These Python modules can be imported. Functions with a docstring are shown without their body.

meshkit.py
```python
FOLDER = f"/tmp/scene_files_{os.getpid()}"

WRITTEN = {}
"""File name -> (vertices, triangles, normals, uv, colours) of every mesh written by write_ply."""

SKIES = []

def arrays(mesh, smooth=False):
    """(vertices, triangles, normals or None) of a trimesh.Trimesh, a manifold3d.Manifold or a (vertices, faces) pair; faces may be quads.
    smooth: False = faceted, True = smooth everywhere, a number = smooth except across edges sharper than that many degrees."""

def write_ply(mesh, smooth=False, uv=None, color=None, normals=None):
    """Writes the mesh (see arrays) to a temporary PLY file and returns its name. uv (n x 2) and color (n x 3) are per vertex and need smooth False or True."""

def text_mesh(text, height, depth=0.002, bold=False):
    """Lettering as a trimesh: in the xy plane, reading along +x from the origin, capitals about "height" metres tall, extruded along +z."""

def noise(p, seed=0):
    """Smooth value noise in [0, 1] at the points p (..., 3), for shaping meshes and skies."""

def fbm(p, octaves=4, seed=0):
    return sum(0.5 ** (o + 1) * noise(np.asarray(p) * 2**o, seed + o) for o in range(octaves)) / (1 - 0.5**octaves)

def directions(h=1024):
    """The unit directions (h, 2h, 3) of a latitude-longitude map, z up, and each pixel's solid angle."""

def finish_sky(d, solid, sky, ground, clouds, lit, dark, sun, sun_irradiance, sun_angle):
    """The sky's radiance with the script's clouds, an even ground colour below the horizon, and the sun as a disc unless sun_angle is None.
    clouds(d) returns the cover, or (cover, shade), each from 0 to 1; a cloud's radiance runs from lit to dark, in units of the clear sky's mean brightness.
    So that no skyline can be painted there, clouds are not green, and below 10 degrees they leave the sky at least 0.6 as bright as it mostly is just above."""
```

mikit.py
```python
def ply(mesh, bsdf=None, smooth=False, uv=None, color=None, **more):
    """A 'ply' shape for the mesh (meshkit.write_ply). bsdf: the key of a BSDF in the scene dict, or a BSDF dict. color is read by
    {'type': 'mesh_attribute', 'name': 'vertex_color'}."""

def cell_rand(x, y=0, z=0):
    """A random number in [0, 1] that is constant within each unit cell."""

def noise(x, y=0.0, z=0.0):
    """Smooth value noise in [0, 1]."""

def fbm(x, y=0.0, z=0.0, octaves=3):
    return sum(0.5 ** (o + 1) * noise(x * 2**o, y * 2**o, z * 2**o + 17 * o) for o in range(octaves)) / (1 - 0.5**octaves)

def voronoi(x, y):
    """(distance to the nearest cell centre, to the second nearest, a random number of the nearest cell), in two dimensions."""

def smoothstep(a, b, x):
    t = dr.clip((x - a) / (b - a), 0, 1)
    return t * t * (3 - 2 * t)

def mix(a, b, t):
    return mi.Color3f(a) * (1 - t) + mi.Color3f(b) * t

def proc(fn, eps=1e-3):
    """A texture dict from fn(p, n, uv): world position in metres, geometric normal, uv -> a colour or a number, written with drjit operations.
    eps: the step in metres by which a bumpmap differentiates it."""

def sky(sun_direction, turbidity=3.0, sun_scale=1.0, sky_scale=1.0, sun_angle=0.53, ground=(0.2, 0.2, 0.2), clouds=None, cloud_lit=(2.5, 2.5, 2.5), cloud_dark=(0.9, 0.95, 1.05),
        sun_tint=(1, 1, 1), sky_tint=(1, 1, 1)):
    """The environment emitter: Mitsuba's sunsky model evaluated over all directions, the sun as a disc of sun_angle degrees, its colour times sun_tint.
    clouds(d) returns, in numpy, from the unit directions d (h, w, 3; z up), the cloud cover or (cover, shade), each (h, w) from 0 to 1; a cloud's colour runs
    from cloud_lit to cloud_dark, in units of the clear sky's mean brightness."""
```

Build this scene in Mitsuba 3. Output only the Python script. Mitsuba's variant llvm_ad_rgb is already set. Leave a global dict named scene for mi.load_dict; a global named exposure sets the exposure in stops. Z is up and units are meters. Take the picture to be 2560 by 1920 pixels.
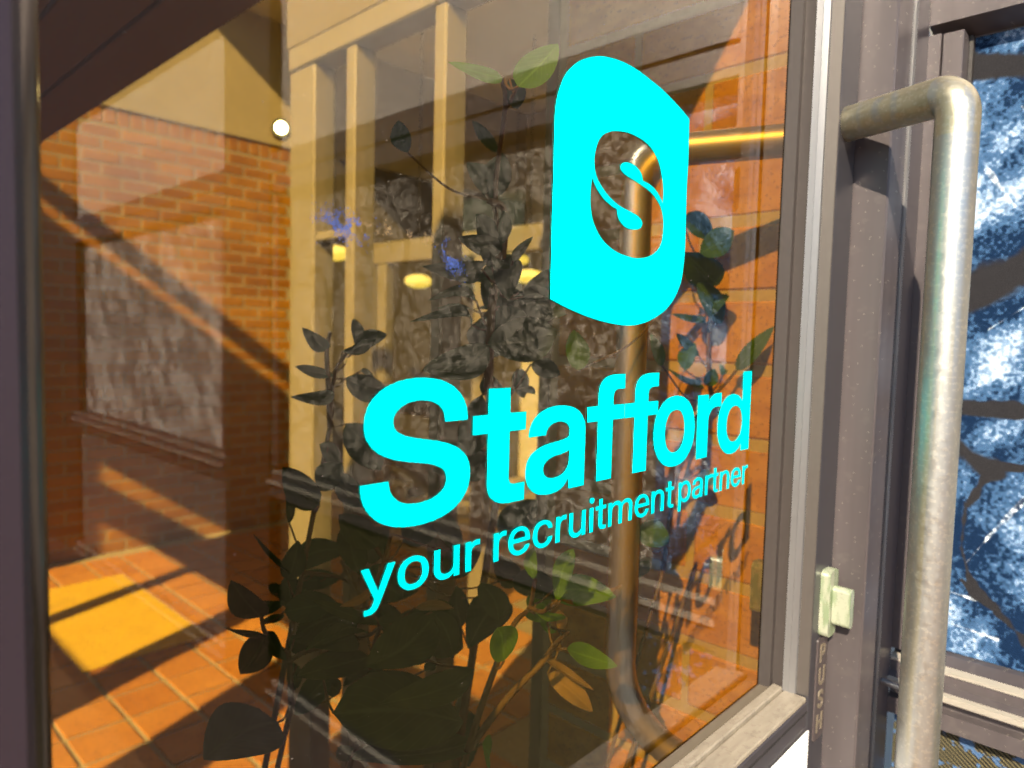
import math, random
import numpy as np, trimesh, shapely, shapely.geometry as sg
import mitsuba as mi, mikit, meshkit
import drjit as dr
from mikit import noise, fbm, voronoi, cell_rand, smoothstep, mix, proc, ply

T = mi.ScalarTransform4f
scene, labels = {}, {}

# ------------------------------------------------------------------ camera, sky, exposure
ZC = 1.40                      # height of the lens above the ground; door heights below are given relative to it
exposure = 3.0
SUN = (-1.0, -0.42, 0.72)
A, PITCH, ROLL = math.radians(43.2), math.radians(-3.75), math.radians(1.4)
fwd = np.array([math.cos(A) * math.cos(PITCH), math.sin(A) * math.cos(PITCH), math.sin(PITCH)])
r0 = np.array([math.sin(A), -math.cos(A), 0.0]); u0 = np.cross(r0, fwd)
up = -math.sin(ROLL) * r0 + math.cos(ROLL) * u0
EYE = np.array([0.0, -0.27, ZC])
scene['camera'] = {'type': 'thinlens', 'fov': math.degrees(2 * math.atan(512 / 700)), 'fov_axis': 'x', 'aperture_radius': 0.0016, 'focus_distance': 0.43,
                   'near_clip': 0.02, 'far_clip': 500.0, 'to_world': T().look_at(EYE.tolist(), (EYE + fwd).tolist(), up.tolist())}
scene['sky_light'] = mikit.sky(SUN, turbidity=3.0, sun_tint=(.94, 1.0, 1.10), sky_tint=(.95, 1.0, 1.12), sky_scale=.78, ground=(0.25, 0.2, 0.17))

# ------------------------------------------------------------------ helpers
rng = random.Random(7)
def rgb(*c): return {'type': 'rgb', 'value': list(c) if len(c) == 3 else [c[0]] * 3}
def box(x0, x1, y0, y1, z0, z1, bev=0.0):
    """A box in door heights (z relative to the lens), its long edges chamfered by bev."""
    z0 += ZC; z1 += ZC
    if bev <= 0:
        m = trimesh.creation.box((x1 - x0, y1 - y0, z1 - z0)); m.apply_translation(((x0 + x1) / 2, (y0 + y1) / 2, (z0 + z1) / 2)); return m
    pts = []
    for sx in (0, 1):
        for sy in (0, 1):
            for sz in (0, 1):
                c = np.array([(x0, x1)[sx], (y0, y1)[sy], (z0, z1)[sz]]); d = np.array([1 - 2 * sx, 1 - 2 * sy, 1 - 2 * sz]) * bev
                pts += [c + d * (0, 1, 1), c + d * (1, 0, 1), c + d * (1, 1, 0)]
    return trimesh.convex.convex_hull(np.array(pts))
def profile_z(pts, z0, z1):
    """A vertical extrusion of the outline pts (x, y)."""
    m = trimesh.creation.extrude_polygon(sg.Polygon(pts), z1 - z0, engine='earcut'); m.apply_translation((0, 0, z0 + ZC)); return m
def profile_x(pts, x0, x1):
    """An extrusion along x of the outline pts (y, z)."""
    m = trimesh.creation.extrude_polygon(sg.Polygon(pts), x1 - x0, engine='earcut')
    m.apply_transform(np.array([[0, 0, 1, x0], [1, 0, 0, 0], [0, 1, 0, ZC], [0, 0, 0, 1.0]])); return m
def profile_y(pts, y0, y1):
    """An extrusion along y of the outline pts (x, z)."""
    m = trimesh.creation.extrude_polygon(sg.Polygon(pts), y1 - y0, engine='earcut')
    m.apply_transform(np.array([[1, 0, 0, 0], [0, 0, 1, y0], [0, 1, 0, ZC], [0, 0, 0, 1.0]]))
    m.invert(); return m
def tube(path, r, n=14, cap=True, taper=None):
    p = np.asarray(path, float); m = len(p)
    t = np.gradient(p, axis=0); t /= np.linalg.norm(t, axis=1, keepdims=True)
    a = np.cross(t[0], [0, 0, 1.0] if abs(t[0][2]) < .9 else [1.0, 0, 0]); a /= np.linalg.norm(a)
    V = []
    ang = np.arange(n) * 2 * np.pi / n
    for i in range(m):
        a = a - t[i] * (a @ t[i]); a /= np.linalg.norm(a); b = np.cross(t[i], a)
        rr = r if taper is None else r * (1 - (1 - taper) * i / (m - 1))
        V.append(p[i] + rr * (np.cos(ang)[:, None] * a + np.sin(ang)[:, None] * b))
    V = np.vstack(V); F = []
    for i in range(m - 1):
        for k in range(n):
            q = [i * n + k, i * n + (k + 1) % n, (i + 1) * n + (k + 1) % n, (i + 1) * n + k]
            F += [[q[0], q[1], q[2]], [q[0], q[2], q[3]]]
    if cap:
        c0, c1 = len(V), len(V) + 1; V = np.vstack([V, p[0], p[-1]])
        for k in range(n):
            F += [[c0, (k + 1) % n, k], [c1, (m - 1) * n + k, (m - 1) * n + (k + 1) % n]]
    return trimesh.Trimesh(V, F, process=False)
def cat(*m): return trimesh.util.concatenate(list(m))
def key(name):
    if name not in scene: return name
    i = 1
    while f'{name}_{i:03d}' in scene: i += 1
    return f'{name}_{i:03d}'
counters = {}
def add(name, mesh, mat=None, smooth=False, **kw):
    n = counters.get(name, 0); counters[name] = n + 1
    k = name if n == 0 else f'{name}_{n:03d}'
    scene[k] = ply(mesh, mat, smooth=smooth, **kw) if not isinstance(mesh, dict) else mesh
    return k
def tag(k, label=None, category=None, group=None, kind=None):
    labels[k] = {a: b for a, b in dict(label=label, category=category, group=group, kind=kind).items() if b}
def spline(pts, n=8):
    p = np.asarray(pts, float)
    if len(p) < 3: return np.linspace(p[0], p[-1], n)
    q = np.vstack([2 * p[0] - p[1], p, 2 * p[-1] - p[-2]]); out = []
    for i in range(1, len(q) - 2):
        for s in np.arange(n) / n:
            out.append(.5 * (2 * q[i] + (q[i + 1] - q[i - 1]) * s + (2 * q[i - 1] - 5 * q[i] + 4 * q[i + 1] - q[i + 2]) * s * s + (3 * q[i] - q[i - 1] - 3 * q[i + 1] + q[i + 2]) * s ** 3))
    return np.array(out + [p[-1]])

# ------------------------------------------------------------------ materials
def mat(name, d, two=True):
    scene[name] = {'type': 'twosided', 'bsdf': d} if two else d
    return name
def spots(p, s, r):
    """Splashes of dried dust: 1 inside the spots that some cells of a grid of pitch s hold, on whichever face."""
    d1, _, w1 = voronoi((p.y + p.x * .31) / s, p.z / s)
    return dr.select(w1 > .45, 1 - smoothstep(r * .5, r, d1), 0.0)
def frame_colour(p, n, uv):
    g = fbm(p.x * 60 + p.y * 60, p.y * 40, p.z * 2.5, 3)
    base = mix((.062, .054, .058), (.098, .085, .089), g)
    return mix(base, (.20, .18, .15), spots(p, .010, .10) * .5 + smoothstep(.62, .8, fbm(p.x * 90, p.y * 90, p.z * 90, 3)) * .10)
mat('brown_metal', {'type': 'principled', 'base_color': proc(frame_colour), 'roughness': .38, 'metallic': .25, 'specular': .5})
mat('dark_metal', {'type': 'principled', 'base_color': rgb(.060, .054, .062), 'roughness': .35, 'metallic': .25})  # darker frame metal; shade on the front faces is put into the colour
mat('stile_metal', {'type': 'principled', 'base_color': rgb(.048, .047, .056), 'roughness': .34, 'metallic': .3})  # same frame metal, darkened and blued for shade and sky reflection
mat('left_metal', {'type': 'principled', 'base_color': rgb(.036, .026, .038), 'roughness': .4, 'metallic': .2})  # same frame metal, tinted purple for shade and sky reflection
mat('bead_brown', {'type': 'principled', 'base_color': rgb(.062, .053, .05), 'roughness': .35, 'metallic': .25})
mat('brown_clad', {'type': 'principled', 'base_color': rgb(.030, .016, .010), 'roughness': .5})
mat('left_bead', {'type': 'principled', 'base_color': rgb(.13, .115, .11), 'roughness': .16, 'metallic': .9})
mat('gasket', {'type': 'principled', 'base_color': rgb(.02, .018, .018), 'roughness': .6})
def bead_colour(p, n, uv):
    g = fbm(p.x * 120 + p.y * 120, p.y * 30, p.z * 3, 3)
    return mix((.15, .152, .16), (.24, .24, .245), g)
mat('bead_metal', {'type': 'principled', 'base_color': proc(bead_colour), 'roughness': .32, 'metallic': .55})
def sill_colour(p, n, uv):
    g = fbm(p.x * 60, p.y * 300, p.z * 90, 3); s = smoothstep(.60, .75, fbm(p.x * 260, p.y * 260, 3, 3))
    return mix(mix((.22, .19, .15), (.33, .29, .23), g), (.12, .10, .08), s * .2)
mat('dusty_sill', {'type': 'principled', 'base_color': proc(sill_colour), 'roughness': .6, 'metallic': .1})
def brass_colour(p, n, uv):
    g = fbm(p.x * 140, p.y * 140, p.z * 70, 3); s = smoothstep(.52, .72, fbm(p.x * 420, p.y * 420, p.z * 420, 2))
    worn = smoothstep(.35, .6, fbm(p.x * 160 + 3, p.y * 160, p.z * 5, 3) + dr.select(p.z < 1.56, .14, -.2))
    c = mix((.60, .56, .42), (.50, .465, .34), g)
    c = mix(c, (.46, .49, .50), worn * .8)
    return mix(c, (.68, .66, .58), s * .45)
def brass_rough(p, n, uv):
    return .27 + .24 * fbm(p.x * 300, p.y * 300, p.z * 300, 2)
mat('pale_bead', {'type': 'principled', 'base_color': rgb(.27, .25, .215), 'roughness': .5})
mat('lip_metal', {'type': 'principled', 'base_color': rgb(.075, .066, .060), 'roughness': .45, 'metallic': .2})
mat('dusty_brown', {'type': 'principled', 'base_color': rgb(.12, .10, .075), 'roughness': .6})
mat('brass', {'type': 'principled', 'base_color': proc(brass_colour), 'roughness': proc(brass_rough), 'metallic': .92})
mat('inner_brass', {'type': 'principled', 'base_color': rgb(.46, .41, .26), 'roughness': .42, 'metallic': .85})
mat('cyan_vinyl', {'type': 'diffuse', 'reflectance': rgb(.0, .80, .86)})
mat('white_film', {'type': 'principled', 'base_color': rgb(.82, .82, .82), 'roughness': .4})
scene['bronze_glass'] = {'type': 'thindielectric', 'int_ior': 1.52, 'specular_transmittance': rgb(.70, .51, .165)}
scene['clear_glass'] = {'type': 'thindielectric', 'int_ior': 1.5, 'specular_transmittance': rgb(.9, .92, .9)}
def lock_colour(p, n, uv):
    g = fbm(p.x * 300, p.y * 300, p.z * 60, 3); f = fbm(p.x * 500, p.y * 500, p.z * 500, 2)
    c = mix((.24, .31, .19), (.40, .43, .33), smoothstep(.35, .65, g))
    return mix(c, (.26, .24, .15), smoothstep(.60, .75, f) * .35)
mat('lock_paint', {'type': 'principled', 'base_color': proc(lock_colour), 'roughness': .35, 'metallic': .3})
mat('push_plate', {'type': 'principled', 'base_color': rgb(.055, .045, .046), 'roughness': .2, 'clearcoat': .8})
mat('push_letter', {'type': 'principled', 'base_color': rgb(.15, .125, .09), 'roughness': .4})
mat('speck', {'type': 'diffuse', 'reflectance': rgb(.55, .50, .44)})
mat('residue_blue', {'type': 'principled', 'base_color': rgb(.05, .11, .42), 'roughness': .3, 'specular': .8})
mat('residue_tan', {'type': 'diffuse', 'reflectance': rgb(.35, .26, .16)})
def brick_colour(p, n, uv):
    q = cell_rand(dr.floor(p.x / .222 + .25), dr.floor(p.y / .222), dr.floor(p.z / .0752))
    g = fbm(p.x * 30, p.y * 30, p.z * 40, 3); f = fbm(p.x * 220, p.y * 220, p.z * 220, 2)
    c = mix(mix((.34, .150, .016), (.50, .255, .030), q * .6 + g * .4), (.26, .105, .020), smoothstep(.5, .75, fbm(p.x * 2.2, p.y * 2.2, p.z * 2.2, 3)) * .6)
    return mix(c, (.22, .10, .05), smoothstep(.6, .8, f) * .5)
def pier_colour(p, n, uv):
    g = fbm(p.x * 30, p.y * 30, p.z * 40, 3); f = fbm(p.x * 260, p.y * 260, p.z * 260, 2)
    c = mix((.56, .31, .07), (.68, .42, .10), smoothstep(.3, .7, g))
    return mix(c, (.34, .18, .08), smoothstep(.6, .8, f) * .5)
mat('pier_mortar', {'type': 'diffuse', 'reflectance': proc(lambda p, n, uv: mix((.48, .43, .33), (.62, .57, .45), fbm(p.x * 120, p.y * 120, p.z * 120, 3)))})
mat('pier_brick', {'type': 'diffuse', 'reflectance': proc(pier_colour)})
mat('brick', {'type': 'diffuse', 'reflectance': proc(brick_colour)})
def mortar_colour(p, n, uv):
    return mix((.36, .32, .25), (.50, .45, .35), fbm(p.x * 90, p.y * 90, p.z * 90, 3))
mat('mortar', {'type': 'diffuse', 'reflectance': proc(mortar_colour)})
def tile_colour(p, n, uv):
    q = cell_rand(dr.floor((p.x - .05) / .2), dr.floor((p.y + .01) / .2), 5.0); g = fbm(p.x * 12, p.y * 12, 1, 3); f = fbm(p.x * 130, p.y * 130, 2, 2)
    return mix(mix((.42, .17, .035), (.58, .29, .07), q * .5 + g * .5), (.25, .11, .06), smoothstep(.6, .78, f) * .4)
mat('tile', {'type': 'principled', 'base_color': proc(tile_colour), 'roughness': .5, 'specular': .3})
def mat_colour(p, n, uv):
    g = fbm(p.x * 7, p.y * 7, 3, 3); f = fbm(p.x * 150, p.y * 150, 4, 2)
    return mix(mix((.74, .50, .03), (.82, .60, .05), g), (.55, .36, .04), smoothstep(.55, .75, f) * .5 + smoothstep(.62, .8, g) * .3)
mat('yellow_mat', {'type': 'diffuse', 'reflectance': proc(mat_colour)})
def plaster_colour(p, n, uv):
    return mix((.40, .36, .27), (.50, .45, .34), fbm(p.x * 3, p.y * 3, p.z * 3, 3))
mat('plaster', {'type': 'diffuse', 'reflectance': proc(plaster_colour)})
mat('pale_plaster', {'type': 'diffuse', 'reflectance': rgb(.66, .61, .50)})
mat('shade_grey', {'type': 'diffuse', 'reflectance': rgb(.13, .12, .11)})  # dark grey standing in for shade on the right wing wall
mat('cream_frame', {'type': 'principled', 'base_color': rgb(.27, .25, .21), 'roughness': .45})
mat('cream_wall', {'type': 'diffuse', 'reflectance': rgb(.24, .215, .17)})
mat('brown_board', {'type': 'principled', 'base_color': rgb(.12, .048, .024), 'roughness': .6})
mat('white_frame', {'type': 'principled', 'base_color': rgb(.70, .67, .60), 'roughness': .45})
mat('screen_board', {'type': 'diffuse', 'reflectance': rgb(.16, .12, .09)})
def leaf_c(a, b):
    def fn(p, n, uv):
        g = fbm(p.x * 60, p.y * 60, p.z * 60, 3); vein = smoothstep(.06, .0, dr.abs(uv.y - .5)) + .5 * smoothstep(.35, .0, dr.abs(dr.sin((uv.x * 26 + dr.abs(uv.y - .5) * 22))))
        return mix(mix(a, b, g), tuple(min(1, 1.5 * x + .01) for x in b), dr.clip(vein, 0, 1) * .35)
    return fn
def leaf_mat(name, a, b, dt):
    scene[name] = {'type': 'principledthin', 'base_color': proc(leaf_c(a, b)), 'roughness': .36, 'diff_trans': dt, 'spec_trans': 0.0}
leaf_mat('leaf_vine', (.12, .38, .05), (.22, .55, .11), 1.0)      # young thin leaves; on two rubber leaves the bright green paints sunlight
leaf_mat('leaf_rubber', (.030, .072, .034), (.066, .120, .052), .4)
leaf_mat('leaf_shrub', (.055, .17, .045), (.11, .28, .07), .8)
leaf_mat('leaf_tan', (.28, .22, .14), (.42, .34, .23), .5)         # tan leaves, undersides showing
mat('stem', {'type': 'principled', 'base_color': rgb(.13, .10, .06), 'roughness': .6})
mat('terracotta', {'type': 'diffuse', 'reflectance': rgb(.10, .055, .045)})
mat('soil', {'type': 'diffuse', 'reflectance': rgb(.035, .025, .018)})
mat('ground_paving', {'type': 'diffuse', 'reflectance': rgb(.30, .20, .14)})
mat('lamp_black', {'type': 'principled', 'base_color': rgb(.02, .02, .02), 'roughness': .4})

GAPS = [((-.100, .287), (-.19, .262), .013), ((-.105, .047), (-.20, .100), .021), ((-.10, -.0585), (-.23, -.0600), .0075), ((-.115, -.100), (-.146, -.121), .012), ((-.146, -.116), (-.19, -.114), .004),
        ((-.141, -.129), (-.127, -.160), .006), ((-.126, -.158), (-.1245, -.205), .0055), ((-.1245, -.203), (-.135, -.242), .005), ((-.127, -.238), (-.158, -.263), .0045), ((-.158, -.263), (-.21, -.305), .006)]
CRACKS = [((-.128, -.222), (-.149, -.185)), ((-.149, -.185), (-.20, -.105)), ((-.150, .235), (-.172, .20)), ((-.125, .178), (-.150, .14)), ((-.14, -.255), (-.11, -.252)), ((-.11, -.285), (-.16, -.29)), ((-.135, .02), (-.18, .055))]
def seg(y, z, a, b):
    dy, dz = b[0] - a[0], b[1] - a[1]; t = dr.clip(((y - a[0]) * dy + (z - a[1]) * dz) / (dy * dy + dz * dz), 0, 1)
    return dr.sqrt(dr.square(y - a[0] - t * dy) + dr.square(z - a[1] - t * dz))
def poster_colour(p, n, uv):
    """Print of blue tinted boulders with dark gaps between them on a perforated film."""
    y, z = p.y, p.z - ZC
    wob = (fbm(y * 40, z * 40, 1, 3) - .5) * .016
    gap, near = mi.Float(0), mi.Float(1)
    for a, b, w in GAPS:
        gap = dr.maximum(gap, 1 - smoothstep(w * .7, w * 1.12, seg(y, z, a, b) + wob)); near = dr.minimum(near, seg(y, z, a, b) - w)
    d1, d2, w1 = voronoi(y * 4.6 + wob * 9, z * 4.6 + (fbm(y * 9, z * 9, 4, 2) - .5) * .8)
    far = (1 - smoothstep(.03, .10, d2 - d1)) * .8
    gap = dr.select(y > -.21, gap, far)
    g = fbm(y * 330, z * 330, 2, 3); b = fbm(y * 34, z * 34 + y * 22, 7, 3)
    v = .46 * g + .58 * b + .10 * (w1 - .5)
    v += .16 * smoothstep(0, .035, dr.select(y > -.21, near, .02)) - .09      # the printed boulders are dark round their rims
    c = mix((.008, .022, .060), (.048, .112, .235), smoothstep(.36, .54, v))
    c = mix(c, (.20, .315, .50), smoothstep(.56, .70, v))
    c = mix(c, (.42, .52, .66), smoothstep(.69, .80, v))
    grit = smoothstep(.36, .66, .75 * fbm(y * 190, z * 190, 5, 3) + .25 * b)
    c = mix(c, mix((.07, .068, .066), (.46, .43, .38), grit), dr.select(y < -.24, 1.0, 0.0))      # grey and paler farther along, to paint a brighter veil mirrored in the glass
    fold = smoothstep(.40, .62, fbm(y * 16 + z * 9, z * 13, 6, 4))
    c = mix(c, mix((.30, .28, .26), (.78, .74, .68), fold * .75 + grit * .25), dr.select(y < -1.4, 1.0, 0.0))          # second window's print paler still, to paint the haze mirrored at left
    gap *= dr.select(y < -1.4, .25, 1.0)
    crack = mi.Float(0)
    for a, q in CRACKS:
        crack = dr.maximum(crack, 1 - smoothstep(.0004, .0019, seg(y, z, a, q) + wob * .35)) * (.35 + g)
    c = mix(c, (.70, .80, .90), crack * .8)
    c = mix(c, (.026, .026, .030), gap)
    hole = smoothstep(.35, .5, dr.abs(dr.sin((y + z) * 1500) * dr.sin((y - z) * 1500)))
    return c * (1 - .35 * hole)
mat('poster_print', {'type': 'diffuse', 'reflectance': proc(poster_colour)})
def mesh_colour(p, n, uv):
    y, z = p.y, p.z - ZC
    st = smoothstep(-.2, .5, dr.sin((y * .8 - z) * 1400))
    sp = smoothstep(.60, .68, fbm(y * 130, z * 130, 3, 3))
    c = mix((.018, .018, .018), (.13, .115, .06), st * .8)
    return mix(c, (.06, .14, .30), dr.select(y > -.24, sp * .7, 0.0))
mat('mesh_print', {'type': 'diffuse', 'reflectance': proc(mesh_colour)})
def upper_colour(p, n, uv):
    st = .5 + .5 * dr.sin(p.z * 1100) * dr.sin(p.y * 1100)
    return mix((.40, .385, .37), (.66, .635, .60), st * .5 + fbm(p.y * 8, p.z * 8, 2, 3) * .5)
mat('grey_mesh', {'type': 'diffuse', 'reflectance': rgb(.15, .145, .14)})
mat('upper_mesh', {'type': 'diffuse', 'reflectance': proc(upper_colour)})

# ------------------------------------------------------------------ ground
add('ground', box(-60, 60, -60, 60, -1.47, -1.45), 'ground_paving'); tag('ground', kind='structure')
add('courtyard_floor', box(-1.7, 6.2, .0, 4.62, -1.446, -1.408), 'mortar'); tag('courtyard_floor', kind='structure')
variants = [box(0, .188, 0, .188, -1.408, -1.400, .002) for _ in range(3)]
tile_plys = []
for v_ in range(4):
    m = box(.002, .186, .002, .186, -1.408, -1.4005 + .0008 * (v_ - 1.5), .003); tile_plys.append(ply(m, 'tile'))
for i in range(-1, 14):
    for j in range(4, 22):
        x, y = .0555 + .2 * i, -.0045 + .2 * j
        t_ = (y + .1 + .27) / max(x + .1, .01)
        if not (.9 < t_ < 5.2): continue
        k = 'courtyard_floor__tile'; n = counters.get(k, 0); counters[k] = n + 1
        scene[k if n == 0 else f'{k}_{n:03d}'] = {**tile_plys[rng.randrange(4)], 'to_world': T().translate([x, y, 0])}

# ------------------------------------------------------------------ far brick wall of the courtyard
tag('far_wall', 'orange face brick wall with a soldier course, plaster above it', 'brick wall')
YF = 4.5
add('far_wall__mortar', box(-1.7, 2.78, YF + .0035, YF + .22, -1.408, 1.340), 'mortar')
add('far_wall__plaster', box(-1.7, 6.2, YF - .004, YF + .2, 1.342, 3.0), 'plaster')
bricks, rest = [], []
base = box(0, .212, 0, .05, 0, .0657, .002); half = box(0, .101, 0, .05, 0, .0657, .002)
for c in range(35):
    z = -1.404 + c * .0752
    x = -.02 - (.111 if c % 2 else 0)
    while x < 2.55:
        (bricks if x > 1.0 else rest).append((x, z)); x += .222
bp = [ply(box(0, .2085, 0, .05, -ZC, .0625 - ZC, .003).apply_translation((0, dy, 0)), 'brick') for dy in (0, -.0015, .0015)]
bricks.sort(key=lambda b: abs(b[0] - 1.7))
for n, (x, z) in enumerate(bricks[:300]):
    scene['far_wall__brick' if n == 0 else f'far_wall__brick_{n:03d}'] = {**bp[n % 3], 'to_world': T().translate([x, YF, z + ZC])}
counters['far_wall__brick'] = 300
add('far_wall__outer_bricks', cat(*[box(x, x + .2085, YF, YF + .05, z, z + .0625) for x, z in rest + bricks[300:]]), 'brick'); tag('far_wall__outer_bricks', kind='stuff')
sp_ = ply(box(0, .0645, 0, .05, -ZC, .098 - ZC, .003), 'brick')
for n in range(36):
    x = -.02 + n * .0765 + .0
    k = 'far_wall__soldier_brick'
    scene[k if n == 0 else f'{k}_{n:03d}'] = {**sp_, 'to_world': T().translate([x, YF, 1.235 + ZC])}
add('far_wall__coping', box(-1.7, 2.78, YF - .012, YF + .05, 1.337, 1.349), 'mortar')

# ------------------------------------------------------------------ brick pier beside the door, inside
tag('brick_pier', 'near orange brick pier inside, right behind the glass and brass handle', 'brick wall')
XP, PC = .785, .0868
add('brick_pier__mortar', box(XP + .0022, XP + .10, .008, .392, -1.408, 1.6), 'pier_mortar')
zc0 = .1437 - 18 * PC
n = 0
for c in range(36):
    z = zc0 + c * PC + .006
    cuts = [.008, .160, .388] if c % 2 else [.008, .264, .388]
    for a, b in zip(cuts[:-1], cuts[1:]):
        m = box(XP + rng.uniform(-.001, .001), XP + .06, a, b - .010, z, z + PC - .0135, .0025)
        add('brick_pier__brick', m, 'pier_brick')
# ------------------------------------------------------------------ white partition window
tag('partition_window', 'cream framed partition window with tall mullions, left of the emblem behind the plants', 'window')
XW = .79
for nm, (y0, y1) in dict(a=(1.052, 1.150), b=(.906, .936), c=(.643, .672), d=(.394, .420)).items():
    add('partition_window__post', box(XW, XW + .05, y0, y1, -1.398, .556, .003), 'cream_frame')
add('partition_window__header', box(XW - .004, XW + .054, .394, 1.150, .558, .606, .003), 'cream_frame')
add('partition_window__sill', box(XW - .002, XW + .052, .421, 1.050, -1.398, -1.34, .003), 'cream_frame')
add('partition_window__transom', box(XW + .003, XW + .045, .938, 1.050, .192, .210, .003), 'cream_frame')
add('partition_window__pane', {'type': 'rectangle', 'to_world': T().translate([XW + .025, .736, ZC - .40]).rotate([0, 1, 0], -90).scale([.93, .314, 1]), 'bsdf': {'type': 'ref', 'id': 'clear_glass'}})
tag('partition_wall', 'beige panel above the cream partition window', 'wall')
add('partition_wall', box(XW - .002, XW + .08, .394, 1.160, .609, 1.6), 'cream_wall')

# ------------------------------------------------------------------ rooms and roof beyond
tag('added_high_roof', 'unseen boarded roof added over the left of the courtyard to deepen its shade', 'roof')
add('added_high_roof', box(-1.45, 1.845, .05, 4.6, 4.65, 4.77), 'brown_board')  # added out of view to block sky and deepen the courtyard shade
tag('roof_slab', 'flat beige roof slab over the right side of the courtyard', 'roof')
add('roof_slab', box(1.85, 6.2, .394, 4.6, 2.2, 2.35), 'pale_plaster')
tag('brown_canopy', 'dark brown boarded canopy crossing the upper left of the glass', 'canopy')
add('brown_canopy', box(-.60, .745, 1.15, 4.40, .722, .745), 'brown_board')
for i in range(9):
    add('brown_canopy__board', box(-.60 + i * .15, -.60 + i * .15 + .143, 1.15, 4.40, .700, .7195, .003), 'brown_board')
tag('added_screen_wall', 'unseen slotted screen wall added at the left of the courtyard to shape the sun patches', 'wall')
XL = -1.5
def scr(y0, y1, z0, z1): return box(XL - .03, XL + .03, y0, y1, z0, z1)  # wall added out of view, its gaps cut to throw the sun patches
add('added_screen_wall__panel', scr(.10, .58, -1.40, 1.0), 'screen_board')
add('added_screen_wall__rail', scr(.583, .897, -1.40, .28), 'screen_board')
add('added_screen_wall__rail', scr(.583, .897, .88, 1.0), 'screen_board')
add('added_screen_wall__panel', scr(.90, 1.20, -1.40, 2.52), 'screen_board')
add('added_screen_wall__panel', scr(3.30, 4.49, -1.40, 2.52), 'screen_board')
add('added_screen_wall__rail', scr(1.203, 1.647, -1.40, -.25), 'screen_board')
add('added_screen_wall__rail', scr(1.833, 2.477, -1.40, .285), 'screen_board')
add('added_screen_wall__rail', scr(2.583, 3.297, -1.40, .285), 'screen_board')
add('added_screen_wall__post', scr(1.65, 1.83, -1.40, .892), 'screen_board')
add('added_screen_wall__post', scr(2.48, 2.58, -1.40, .892), 'screen_board')
add('added_screen_wall__rail', scr(1.203, 3.297, .895, 1.11), 'screen_board')
add('added_screen_wall__panel', scr(1.203, 2.90, 1.113, 2.52), 'screen_board')
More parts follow.
